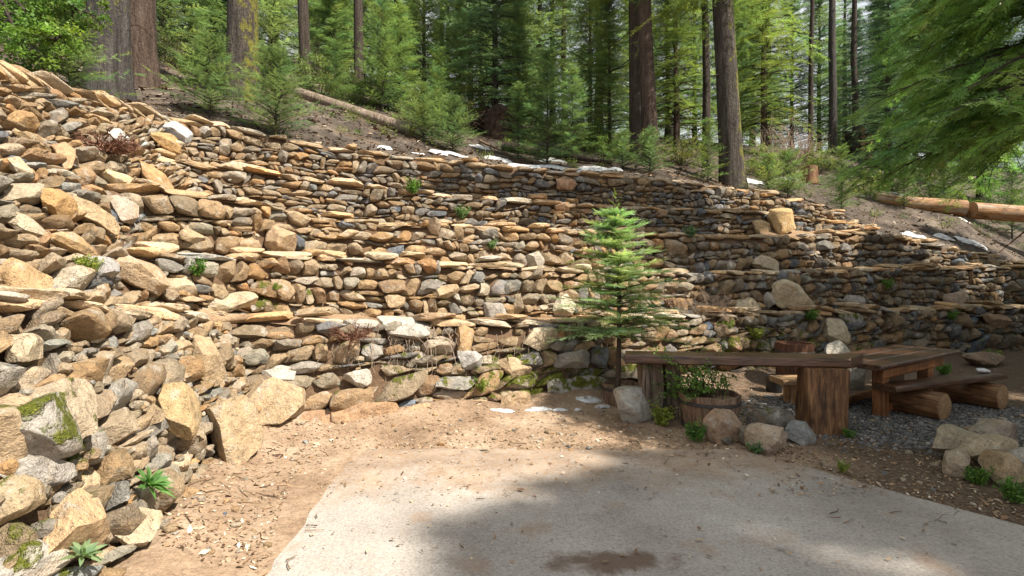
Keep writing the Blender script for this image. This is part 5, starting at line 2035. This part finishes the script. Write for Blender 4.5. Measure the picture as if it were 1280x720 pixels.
def hill_log(name, lab, p0, d0, p1, d1, r, side_mat, end_mat, seed, r1=None, lift=.6, ya=None, yb=None):
    a = np.array(H3(p0, d0, r * lift)) if ya is None else P(p0, ya, d0)
    b = np.array(H3(p1, d1, r * lift)) if yb is None else P(p1, yb, d1)
    o = log(a, b, r, side_mat, end_mat, name, None, seed, r1)
    return tag(o, lab, 'fallen log')


hill_log('fallen_log', 'long pale fallen log on the slope, below the slim dark trunks', 372, 14.2, 515, 13.2, .15, 'bark_log', 'cut', 1)
hill_log('fallen_log', 'thin dark fallen trunk lying in the snow behind the dark young fir', 628, 14.2, 765, 13.6, .11, 'bark_dark', 'cut', 2, .06)
hill_log('fallen_log', 'big peeled orange log with a pale top, left one at the right edge', 1092, 16.2, 1206, 15.4, .24, 'log_peel', 'cut', 3, .26, ya=252, yb=261)
hill_log('fallen_log', 'big peeled orange log running out of the picture at the right edge', 1214, 15.3, 1400, 15.0, .25, 'log_peel', 'cut', 4, .25, ya=263, yb=276)
hill_log('dead_branch', 'thin bare pole leaning on the slope left of the root hollow', 498, 13.8, 548, 12.4, .035, 'dead', 'cut', 5, .02)
hill_log('dead_branch', 'grey bare branch lying on the snow right below the root hollow', 600, 14.6, 640, 13.2, .04, 'dead', 'cut', 6, .015)
for (px, d, lab, r, h, m) in [(1011, 17, 'brownish orange sawn stump behind the lone bright young fir', .25, .6, 'log_side'), (1090, 18.5, 'small brown stump left behind the big peeled logs', .2, .4, 'bark_dark')]:
    p = H3(px, d, -.1)
    o = thing('tree_stump', lab, 'stump', p)
    log((0, 0, 0), (0, 0, h), r * 1.1, m, 'cut_pale', 'stump_wood', o, 7, r)

# upturned root plate
p = np.array(H3(619, 16.2, -.15))
rp = thing('root_plate', 'dark upturned root mass forming a shadowy hollow below the layered firs', 'tree roots', tuple(p))
r = np.random.default_rng(41)
V, T = rocks([(0, 0, .48)], [(.72, .32, .68)], np.eye(3)[None], r, 4, (2.0, 2.4), 6, (.7, .95), .14)
link('root_earth', mesh_np('root_earth', V, None, T, mat=M['rootmass'], sharp=60), rp)
mb = MB()
for i_ in range(22):
    a_ = r.uniform(0, PI)
    q = np.array([math.cos(a_) * .62, -.25 + r.normal(0, .1), .35 + math.sin(a_) * .62])
    e = q + np.array([math.cos(a_) * r.uniform(.1, .5), r.uniform(-.3, .05), math.sin(a_) * r.uniform(0, .4) - r.uniform(0, .5)])
    V, Q, T = tube(np.stack([q * np.array([.3, .3, .6]), q, (q + e) / 2 + r.normal(0, .05, 3), e]), [.05, .03, .02, .004], 5, False)
    mb.add(V, Q)
mb.obj('roots', M['rootmass'], rp)

# log deck far right
p = np.array(H3(1077, 25, 0))
ldk = thing('log_stack', 'small stack of brown log ends far back between the two distant trunks at right', 'wood stack', tuple(p))
for i_ in range(9):
    c = np.array([(i_ % 2) * .34 - .1, 0, .2 + (i_ // 2) * .32])
    log(c - np.array([0, .25, 0]), c + np.array([0, .9, 0]), .155, 'bark_red', 'cut', 'stacked_log', ldk, i_)

p = np.array(H3(463.5, 17.2, 0))
ds = thing('round_disc', 'small dark oval disc on a thin post, left of the thin trunk pair', 'disc', tuple(p))
V, Q, T = tube(np.array([[0, 0, 0], [0, 0, .5], [0, 0, 1.0]]), .012, 6)
link('post', mesh_np('post', V, Q, T, mat=M['iron']), ds)
V, Q, T = tube(np.array([[0, -.03, 1.02], [0, 0, 1.02], [0, .02, 1.02]]), [.13, .135, .12], 22)
V[:, 2] = 1.02 + (V[:, 2] - 1.02) * 1.25
link('disc', mesh_np('disc', V, Q, T, mat=M['plastic'], sharp=40), ds)

# ------------------------------------------------------------------ dead brush, bare bushes
def twig_bush(name, lab, cat, loc, n, R, H, mat, seed, depth=3, r0=.009, spread=.8, tang=.25):
    r = np.random.default_rng(seed)
    mb = MB()

    def grow(p, d, L, rad, lv):
        e = p + d * L
        m = (p + e) / 2 + r.normal(0, tang * L * .3, 3)
        V, Q, T = tube(np.stack([p, m, e]), [rad, rad * .8, rad * .5], 3 if lv else 4, False)
        mb.add(V, Q)
        if lv < depth:
            for _ in range(r.integers(2, 4)):
                f = r.uniform(.35, 1)
                q = p * (1 - f) + e * f
                grow(q, norm(d + r.normal(0, .55, 3)), L * r.uniform(.45, .75), rad * .6, lv + 1)

    for _ in range(n):
        a_ = r.uniform(0, 2 * PI)
        q = np.array([math.cos(a_), math.sin(a_), 0]) * R * .35 * r.random()
        d = norm(np.array([math.cos(a_) * spread, math.sin(a_) * spread, 1.0]) + r.normal(0, .2, 3))
        grow(q, d, H * r.uniform(.35, .6), r0, 0)
    o = mb.obj(name, M[mat], None, True, None, loc)
    return tag(o, lab, cat)


def on_wall(w, px, py, out=.0):
    x, t, p = w.at_px(px, py)
    base, tan, up, nr = [q[0] for q in w.frame(np.array([x]), np.array([t]))]
    return p + nr * out, nr


twig_bush('bare_bush', 'bare tangled twiggy bush sprawling on the ledge right of the sapling', 'bush', tuple(P(872, 398, 9.1)), 34, .8, .78, 'twig_pale', 1, 3, .008, 1.3)
twig_bush('bare_bush', 'pale bare bush with fine upright twigs, between the mossy trunk and the orange stump', 'bush', H3(985, 18.5), 30, 1.2, 2.2, 'twig_pale', 2, 3, .018, .5)
twig_bush('bare_bush', 'low bare twigs on the third wall, left of the square orange boulder', 'bush', tuple(P(1000, 318, 11.4)), 16, .5, .5, 'twig_pale', 3, 3, .007, 1.4)
p, nr = on_wall(WALL_K, 122, 196, .10)
twig_bush('dead_root_tangle', 'dark reddish dead root tangle stuck in the steep bank at left', 'dead roots', tuple(p), 34, .4, .36, 'dead_red', 4, 3, .016, 1.6, .8)
twig_bush('dead_root_tangle', 'dry brown root tangle drooping over the edge of the lowest back wall', 'dead roots', tuple(P(440, 424, 5.95)), 30, .34, .30, 'dead_red', 5, 3, .009, 1.6, .8)
p, nr = on_wall(WALL_A, 640, 440, .06)

# roots and dry stems hanging over the lowest wall: one loose mass
mb = MB()
r = np.random.default_rng(8)
for px in list(r.uniform(400, 760, 60)) + list(r.uniform(480, 560, 14)):
    p, nr = on_wall(WALL_A, px, r.uniform(405, 440), .07)
    L = r.uniform(.15, .75)
    pts = [p]
    for k in range(4):
        pts.append(pts[-1] + np.array([r.normal(0, .03), r.normal(-.01, .02), -L / 4]))
    V, Q, T = tube(np.array(pts), [.005, .004, .003, .003, .0015], 3, False)
    mb.add(V, Q)
tag(mb.obj('hanging_roots', M['twig_pale']), kind='stuff')

# dark wood scraps at the foot of the wall
sc_ = thing('wood_scrap', 'dark broken wood pieces lying on the dirt at the bend of the walls', 'wood scrap', gp(330, 576))
for k, (dx, dy, a_, L) in enumerate([(0, 0, .1, .34), (-.05, .07, -.25, .26), (.07, -.05, .3, .2)]):
    c = np.array([dx, dy, .045 + .01 * k])
    v = np.array([math.cos(a_), math.sin(a_), .05]) * L / 2
    plank(c - v, c + v, .07, .035, 'table_top', 'wood_piece', sc_, 50 + k, .3, -.3, .015, nx=8)

# ------------------------------------------------------------------ small plants
def rosette(name, lab, loc, nrm, n, L, w, col, seed, mat='leaf', curl=.5):
    r = np.random.default_rng(seed)
    V, T, C_ = [], [], []
    nrm = norm(np.array(nrm, float))
    t0 = norm(np.cross(nrm, np.array([.3, .2, 1.0])))
    t1 = np.cross(nrm, t0)
    k0 = 0
    for i in range(n):
        a_ = i * 2.39996 + r.normal(0, .1)
        h = t0 * math.cos(a_) + t1 * math.sin(a_)
        el = .25 + .9 * (i / n) + r.normal(0, .08)
        d = norm(h * math.cos(el) + nrm * math.sin(el))
        s = norm(np.cross(d, nrm))
        u = np.cross(s, d)
        l = L * r.uniform(.75, 1.1) * (1 - .35 * i / n)
        q = np.linspace(0, 1, 6)
        wd = w * np.array([.25, .7, 1.0, .95, .6, .03])
        mid = d * (l * q)[:, None] + np.array([0, 0, -1.0]) * (curl * l * q ** 2.2)[:, None] * .6
        rows = np.stack([mid - s * wd[:, None] + u * .18 * wd[:, None], mid - u * .12 * wd[:, None], mid + s * wd[:, None] + u * .18 * wd[:, None]], 1)
        V.append(rows.reshape(-1, 3))
        for a in range(5):
            for b in range(2):
                p0 = k0 + a * 3 + b
                T += [(p0, p0 + 1, p0 + 4), (p0, p0 + 4, p0 + 3)]
        C_.append(np.tile(leafcol(1, r, col, .14, .06), (18, 1)))
        k0 += 18
    o = link(name, mesh_np(name, np.concatenate(V), None, np.array(T), np.concatenate(C_), None, M[mat], True), None, tuple(loc))
    return tag(o, lab, 'plant', 'small green plants on and below the walls')


p, nr = on_wall(WALL_L, 155, 617, .13)
rosette('leafy_plant', 'bright green leafy rosette growing from the near wall at lower left', p, nr + np.array([0, 0, .6]), 36, .16, .013, (.14, .28, .08), 1, curl=.35)
p, nr = on_wall(WALL_L, 70, 706, .12)
rosette('leafy_plant', 'pale green leafy rosette at the very bottom left corner', p, nr + np.array([0, 0, .9]), 26, .11, .011, (.24, .33, .17), 2, curl=.3)


def weed(lab, loc, s, seed, col, name='weed', n=26, H=.28, leafy=True, spread=.5):
    r = np.random.default_rng(seed)
    mb = MB()
    cs = []
    for i in range(n):
        a_ = r.uniform(0, 2 * PI)
        q = np.array([math.cos(a_), math.sin(a_), 0]) * .06 * r.random()
        e = q + np.array([math.cos(a_) * spread * H * r.random() * 1.4, math.sin(a_) * spread * H * r.random() * 1.4, H * r.uniform(.5, 1.1)])
        V, Q, T = tube(np.stack([q, (q + e) / 2 + np.array([0, 0, .1 * H]), e]), [.003, .0025, .001], 3, False)
        mb.add(V, Q, None, (.16, .20, .05))
        for f in np.linspace(.3, 1.0, 7):
            cs.append(q * (1 - f) + e * f + r.normal(0, .008, 3))
    cs = np.array(cs)
    A, C_ = leaf_cloud(r, cs, np.full(len(cs), .02), 4 if leafy else 2, .05 if leafy else .03, col, var=.15)
    V = A.reshape(-1, 3)
    mb.add(V, None, np.arange(len(V)).reshape(-1, 3), np.repeat(C_, 6, 0))
    o = mb.obj(name, M['leaf'], None, False, None, tuple(loc))
    o.scale = (s * .72, s * .72, s * .72)
    return tag(o, lab, 'plant', 'small green plants on and below the walls')


GRN, YGR, BGR = (.11, .21, .04), (.24, .28, .06), (.13, .22, .10)
for i, (w, px, py, s, col, lab) in enumerate([
    (WALL_D, 514, 244, 1.25, GRN, 'bright green leafy weed growing out of the fourth wall'),
    (WALL_D, 577, 274, 1.1, BGR, 'bluish green weed at the foot of the fourth wall'),
    (WALL_K, 104, 348, .7, YGR, 'yellowish grass tuft between big stones of the left bank'),
    (WALL_K, 208, 340, .8, GRN, 'low green tuft above the pale streaked boulder'),
    (WALL_B, 246, 345, .8, GRN, 'low green tuft at the left end of the second wall'),
    (WALL_B, 336, 366, .5, GRN, 'tiny green sprig in the second wall above the mossy stone'),
    (WALL_C, 612, 312, .7, BGR, 'small green sprig in the third wall'),
    (WALL_A, 600, 490, .9, YGR, 'yellow green stalks at the mossy foot of the lowest back wall'),
    (WALL_A, 940, 425, 1.1, YGR, 'yellow green weeds on the tumbled stones behind the bar'),
    (WALL_A, 905, 415, 1.0, YGR, 'mossy yellow weed tuft left of the tumbled stones'),
    (WALL_A, 1010, 402, 1.0, GRN, 'green weed on top of the lowest wall behind the table'),
    (WALL_A, 1185, 400, 1.0, GRN, 'green weed on the edge of the lowest wall at right'),
    (WALL_B, 1105, 362, 1.1, GRN, 'green weed hanging in the second wall at right'),
    (WALL_C, 860, 285, 1.0, BGR, 'bluish weed on the ledge above the third wall, right of the sapling'),
]):
    p, nr = on_wall(w, px, py, .06)
    weed(lab, p, s, 400 + i, col)
for i, (px, py, s, col, lab) in enumerate([
    (945, 566, .55, BGR, 'flat green tuft on the slab edge below the rounded tan rock'),
    (1062, 548, .5, GRN, 'small green tuft at the foot of the right bar post'),
    (1222, 606, .7, GRN, 'green weed at the left foot of the rock heap'),
    (1268, 628, .8, GRN, 'green weed in front of the rock heap at the picture edge'),
    (828, 532, 1.1, YGR, 'light green weeds right of the pale speckled boulder'),
    (872, 552, .9, GRN, 'green weeds at the foot of the planted half barrel'),
    (1180, 470, 1.0, GRN, 'green weed in front of the wall behind the log bench'),
    (1240, 455, 1.4, YGR, 'scrubby green weed by the wall foot at far right'),
    (1052, 590, .45, YGR, 'tiny green tuft on the dark litter right of the slab'),
]):
    weed(lab, gp(px, py), s, 440 + i, col)

# shrub in the planter
rg = np.random.default_rng(55)
sb = thing('planter_shrub', 'loose leafy green shrub sprawling out of the weathered half barrel', 'shrub', (2.2, 5.9, .33))
mb = MB()
cs = []
for i in range(42):
    a_ = rg.uniform(0, 2 * PI)
    L = rg.uniform(.3, .75)
    h = np.array([math.cos(a_) - .35, math.sin(a_), 0]) * L * rg.uniform(.3, .9)
    q = np.array([rg.uniform(-.2, .2), rg.uniform(-.15, .15), 0])
    e = q + h + np.array([0, 0, L * rg.uniform(-.1, .85)])
    m = (q + e) / 2 + np.array([0, 0, .12])
    V, Q, T = tube(np.stack([q, m, e]), [.006, .004, .002], 4, False)
    mb.add(V, Q)
    for f in np.linspace(.35, 1, 11):
        b_ = q * (1 - f) ** 2 + 2 * m * f * (1 - f) + e * f * f
        cs.append(b_ + rg.normal(0, .015, 3))
mb.obj('stems', M['bark_red'], sb)
cs = np.array(cs)
A, C_ = leaf_cloud(rg, cs, np.full(len(cs), .045), 5, .038, (.15, .25, .05), var=.2)
link('foliage', foliage_mesh('foliage', A, C_, M['leaf']), sb)

# ------------------------------------------------------------------ snow remains
def snow_patch(mb, cx, cy, rx, ry, zf, seed, th=.05, rot=0.0, n=46):
    g = np.linspace(-1.25, 1.25, n)
    U, W_ = np.meshgrid(g, g, indexing='ij')
    X_ = cx + (U * rx * .62) * math.cos(rot) - (W_ * ry) * math.sin(rot)
    Y_ = cy + (U * rx) * math.sin(rot) + (W_ * ry * .62) * math.cos(rot)
    pp_ = np.stack([X_, Y_, np.full_like(X_, seed * 3.1)], -1)
    m = 1 - U ** 2 - W_ ** 2 + .8 * sn(pp_, 2.4) + .6 * sn(pp_, 6.0, 1) + .35 * sn(pp_, 15.0, 2)
    Z_ = zf(X_, Y_) + np.clip(m, -.5, .7) * th
    V, Q = grid_mesh(X_, Y_, Z_)
    keep = (m.ravel()[Q] > -.12).all(1)
    Q = Q[keep]
    used, inv = np.unique(Q, return_inverse=True)
    if len(used):
        mb.add(V[used], inv.reshape(-1, 4))


mb = MB()
for i, (px, py, rx, ry) in enumerate([(628, 522, .30, .07), (672, 518, .30, .08), (700, 517, .16, .05), (738, 507, .26, .12), (752, 512, .14, .07), (722, 516, .10, .05), (822, 512, .15, .06)]):
    p = G(px, py)
    snow_patch(mb, p[0], p[1], rx, ry, lambda a, b: ground_z(a, b) + .004, i, .035, .15)
tag(mb.obj('snow', M['snow']), kind='stuff')
mb = MB()
for i, (px, d, rx, ry) in enumerate([(655, 12.0, .75, .35), (705, 12.3, .9, .35), (748, 12.9, .8, .3), (620, 12.6, .6, .3), (575, 11.8, .45, .22), (545, 11.5, .35, .15), (520, 11.1, .3, .12),
                                     (600, 13.8, .5, .3), (690, 13.6, .6, .3), (770, 12.9, .35, .25), (1140, 13.8, .6, .2), (1178, 14.0, .5, .2), (1215, 14.1, .6, .2), (1185, 16.6, 1.0, .4), (1130, 17.5, .8, .4),
                                     (935, 15.5, .8, .5), (985, 17.0, .7, .4), (480, 11.0, .25, .1)]):
    snow_patch(mb, (px - 640) / F * d, d, rx, ry, lambda a, b: hill_z(a, b) - .03 + .06 * sn(np.stack([a, b, 0 * a], -1), 1.1) + .03 * sn(np.stack([a, b, 0 * a], -1), 3.2, 1) + .015, i + 20, .07)
tag(mb.obj('hill_snow', M['snow']), kind='stuff')

# ------------------------------------------------------------------ litter, twigs, gravel
def flakes(n, xy, zf, size, cols, r, mat, name, asp=(.35, .7), lift=.008):
    x, y = xy
    z = zf(x, y) + lift * r.random(n)
    a_ = r.uniform(0, 2 * PI, n)
    L = size * np.exp(r.normal(0, .35, n))
    W_ = L * r.uniform(*asp, n)
    h = np.stack([np.cos(a_), np.sin(a_), r.normal(0, .3, n)], -1)
    s = np.stack([-np.sin(a_), np.cos(a_), r.normal(0, .35, n)], -1)
    p = np.stack([x, y, z], -1)
    l, w_ = (h * L[:, None]), (s * W_[:, None])
    up = np.array([0, 0, 1.0]) * (L * r.uniform(-.1, .25, n))[:, None]
    V = np.stack([p - l, p - w_ * .9 + up * .3 - l * .2, p + l * .1 + up * .2, p + w_ + up, p + l + up * .4, p - w_ * .5 + l * .5], 1)
    T = np.array([[0, 1, 2], [0, 2, 3], [2, 4, 3], [1, 5, 2], [5, 4, 2]])
    TT = T[None] + (np.arange(n) * 6)[:, None, None]
    C_ = np.repeat(cols, 6, 0)
    return tag(link(name, mesh_np(name, V, None, TT, C_, None, M[mat], False)), kind='stuff')


def litcol(n, r, dark=.3):
    pal = np.array([(.30, .20, .12), (.20, .12, .07), (.42, .32, .22), (.12, .075, .045), (.55, .47, .37)])
    c = pal[r.choice(5, n, p=[.34, .24, .2, .14, .08])]
    return np.clip(c * np.exp(r.normal(0, .2, (n, 1))), .02, .7)


r = np.random.default_rng(500)


def sample_px(n, u0, u1, v0, v1):
    px, py = r.uniform(u0, u1, n), r.uniform(v0, v1, n)
    d = CH * F / (py - HOR)
    return (px - 640) / F * d, d


def in_slab(x, y):
    return (y < 5.0) & (x > np.interp(y, el[:, 1], el[:, 0]) + .02) & (x < np.interp(y, er[:, 1], er[:, 0]) - .02)


gz = lambda a, b: np.where(in_slab(a, b), .012, ground_z(a, b)) + .004
xs_, ys_ = [], []
for (n, u0, u1, v0, v1) in [(1500, 200, 420, 545, 720), (1500, 330, 860, 515, 560), (2600, 960, 1280, 520, 650), (1500, 820, 1280, 445, 530), (700, 820, 1000, 535, 575), (900, 340, 960, 550, 640), (160, 380, 1200, 600, 718)]:
    a, b = sample_px(n, u0, u1, v0, v1)
    xs_.append(a); ys_.append(b)
x, y = np.concatenate(xs_), np.concatenate(ys_)
k = (~in_slab(x, y)) | (np.arange(len(x)) > len(x) - 160) | (r.random(len(x)) < .6) & (y > 3.9)
x, y = x[k], y[k]
flakes(len(x), (x, y), gz, .0125, litcol(len(x), r), r, 'litter', 'leaf_litter')
a, b = sample_px(20, 215, 420, 560, 715)
k = ~in_slab(a, b)
flakes(k.sum(), (a[k], b[k]), gz, .035, np.tile((.55, .47, .37), (k.sum(), 1)), r, 'litter', 'pale_leaf_litter', (.4, .7))


def twigs(n, xy, zf, L0, r, name, cols):
    x, y = xy
    mb = MB()
    for i in range(n):
        L = L0 * math.exp(r.normal(0, .5))
        a_ = r.uniform(0, PI)
        h = np.array([math.cos(a_), math.sin(a_), 0]) * L / 2
        p = np.array([x[i], y[i], 0])
        pts = np.stack([p - h, p + r.normal(0, .07 * L, 3), p + h])
        rad = .004 + .006 * r.random() * min(1, L)
        pts[:, 2] = zf(pts[:, 0], pts[:, 1]) + rad * .7 + np.array([0, .01, .02]) * r.random() * L * 2
        V, Q, T = tube(pts, [rad, rad * .8, rad * .4], 4, False)
        mb.add(V, Q, None, cols[i])
    return tag(mb.obj(name, M['twig']), kind='stuff')


x1, y1 = sample_px(70, 230, 420, 560, 715)
x2, y2 = sample_px(110, 330, 860, 520, 585)
x3, y3 = sample_px(90, 850, 1280, 470, 660)
x4, y4 = sample_px(9, 400, 1000, 600, 715)
x, y = np.concatenate([x1, x2, x3, x4]), np.concatenate([y1, y2, y3, y4])
k = ~in_slab(x, y) | (r.random(len(x)) < .22)
x, y = x[k], y[k]
twigs(len(x), (x, y), gz, .075, r, 'fallen_twigs', litcol(len(x), r) * .7)

# forest floor debris
n = 9000
px = r.uniform(-40, 1330, n)
d0 = ratio_pts(TOPL, (px - 640) / F)[:, 1]
d = d0 + .2 + 7.5 * r.random(n) ** 1.4
hx, hy = (px - 640) / F * d, d
hzf = lambda a, b: hill_z(a, b) + .01 + .06 * sn(np.stack([a, b, 0 * a], -1), 1.1) + .03 * sn(np.stack([a, b, 0 * a], -1), 3.2, 1) - .03
flakes(n, (hx, hy), hzf, .045, litcol(n, r) * .75, r, 'litter', 'forest_litter', (.2, .6), .03)
n = 900
px = r.uniform(-20, 1300, n)
d0 = ratio_pts(TOPL, (px - 640) / F)[:, 1]
d = d0 + .2 + 6 * r.random(n)
twigs(n, ((px - 640) / F * d, d), hzf, .42, r, 'forest_twigs', np.clip(litcol(n, r) * .8, 0, 1))

# ground cover plants of the forest floor
n = 240
px = r.uniform(330, 1290, n)
d0 = ratio_pts(TOPL, (px - 640) / F)[:, 1]
d = d0 + 1.2 + 9 * r.random(n)
gx, gy = (px - 640) / F * d, d
cs = np.stack([gx, gy, hzf(gx, gy) + .08], -1)
A, C_ = leaf_cloud(r, cs, r.uniform(.12, .35, n), 60, .05, (.15, .19, .06), flat=.3)
tag(link('forest_undergrowth', foliage_mesh('forest_undergrowth', A, C_, M['leaf'])), kind='stuff')

# gravel
n = 9000
a_ = r.uniform(0, 2 * PI, n)
q = np.sqrt(r.random(n)) * (1 + .25 * r.normal(size=n) * .5)
gx, gy = 4.9 + 1.95 * q * np.cos(a_), 6.3 + 1.35 * q * np.sin(a_)
k = (~in_slab(gx, gy)) & (gx < gy * 1.02) & (gy > 4.6)
gx, gy = gx[k], gy[k]
n = len(gx)
s = .013 * np.exp(r.normal(0, .32, n))
V, T = rocks(np.stack([gx, gy, ground_z(gx, gy) + .004], -1), s[:, None] * np.array([1.2, 1, .7]), rotz(r.uniform(0, 6, n)), r, 1, (2, 4), 3)
c = np.array([(.135, .13, .125)]) * np.exp(r.normal(0, .35, (n, 1)))
tag(link('gravel', mesh_np('gravel', V, None, T, np.repeat(c, V.shape[1], 0), None, M['gravel'], False)), kind='stuff')

# pebbles and crumbs at the foot of the walls and over the dirt
xs_, ys_ = [], []
for (n, u0, u1, v0, v1) in [(110, 205, 400, 560, 720), (420, 320, 860, 505, 575), (500, 850, 1280, 450, 640)]:
    a, b = sample_px(n, u0, u1, v0, v1)
    xs_.append(a); ys_.append(b)
x, y = np.concatenate(xs_), np.concatenate(ys_)
k = ~in_slab(x, y)
x, y = x[k], y[k]
n = len(x)
s = .011 * np.exp(r.normal(0, .5, n))
V, T = rocks(np.stack([x, y, ground_z(x, y) + s * .3], -1), s[:, None] * np.array([1.2, 1, .7]), rotz(r.uniform(0, 6, n)), r, 2, (2, 4), 4)
tag(link('pebbles', mesh_np('pebbles', V, None, T, np.repeat(pick_cols(W_PALE, n, r), V.shape[1], 0), np.zeros(n * V.shape[1]), M['stone'], True, 40)), kind='stuff')
# ------------------------------------------------------------------ light, sky, camera
SUN = SUNV
el = math.asin(SUN[2])
az = math.atan2(SUN[0], SUN[1])
ld = bpy.data.lights.new('sun', 'SUN')
ld.energy = 5.0
ld.angle = math.radians(.53)
ld.color = (1.0, .925, .81)
lo = link('sun', ld)
lo.rotation_euler = Vector(SUN).to_track_quat('Z', 'Y').to_euler()
world = bpy.data.worlds.new('World')
scene.world = world
world.use_nodes = True
nt = world.node_tree
sky = nt.nodes.new('ShaderNodeTexSky')
sky.sky_type = 'NISHITA'
sky.sun_disc = False
sky.sun_elevation = el
sky.sun_rotation = az
sky.air_density = 1.0
sky.dust_density = 2.0
# thin bright cloud over the blue
tc = nt.nodes.new('ShaderNodeTexCoord')
cn = nt.nodes.new('ShaderNodeTexNoise')
cn.inputs['Scale'].default_value = 2.2
cn.inputs['Detail'].default_value = 6
nt.links.new(tc.outputs['Generated'], cn.inputs['Vector'])
cr = nt.nodes.new('ShaderNodeValToRGB')
cr.color_ramp.elements[0].position = .30
cr.color_ramp.elements[0].color = (.45, .45, .45, 1)
cr.color_ramp.elements[1].position = .6
cr.color_ramp.elements[1].color = (.95, .95, .95, 1)
nt.links.new(cn.outputs['Fac'], cr.inputs['Fac'])
cm = nt.nodes.new('ShaderNodeMix')
cm.data_type = 'RGBA'
nt.links.new(cr.outputs['Color'], cm.inputs[0])
nt.links.new(sky.outputs[0], cm.inputs[6])
cm.inputs[7].default_value = (6.8, 7.0, 7.2, 1)
nt.links.new(cm.outputs[2], nt.nodes['Background'].inputs[0])
nt.nodes['Background'].inputs[1].default_value = .075
cam = bpy.data.cameras.new('camera')
cam.lens = 18
cam.sensor_width = 36
cam.clip_end = 1000
co = link('camera', cam)
co.location = (0, 0, CH)
co.rotation_euler = (PI / 2, 0, 0)
scene.camera = co
scene.view_settings.view_transform = 'Standard'
scene.view_settings.look = 'None'
scene.view_settings.gamma = 1
scene.view_settings.exposure = EXPO
scene.cycles.max_bounces = 6
scene.cycles.transparent_max_bounces = 8
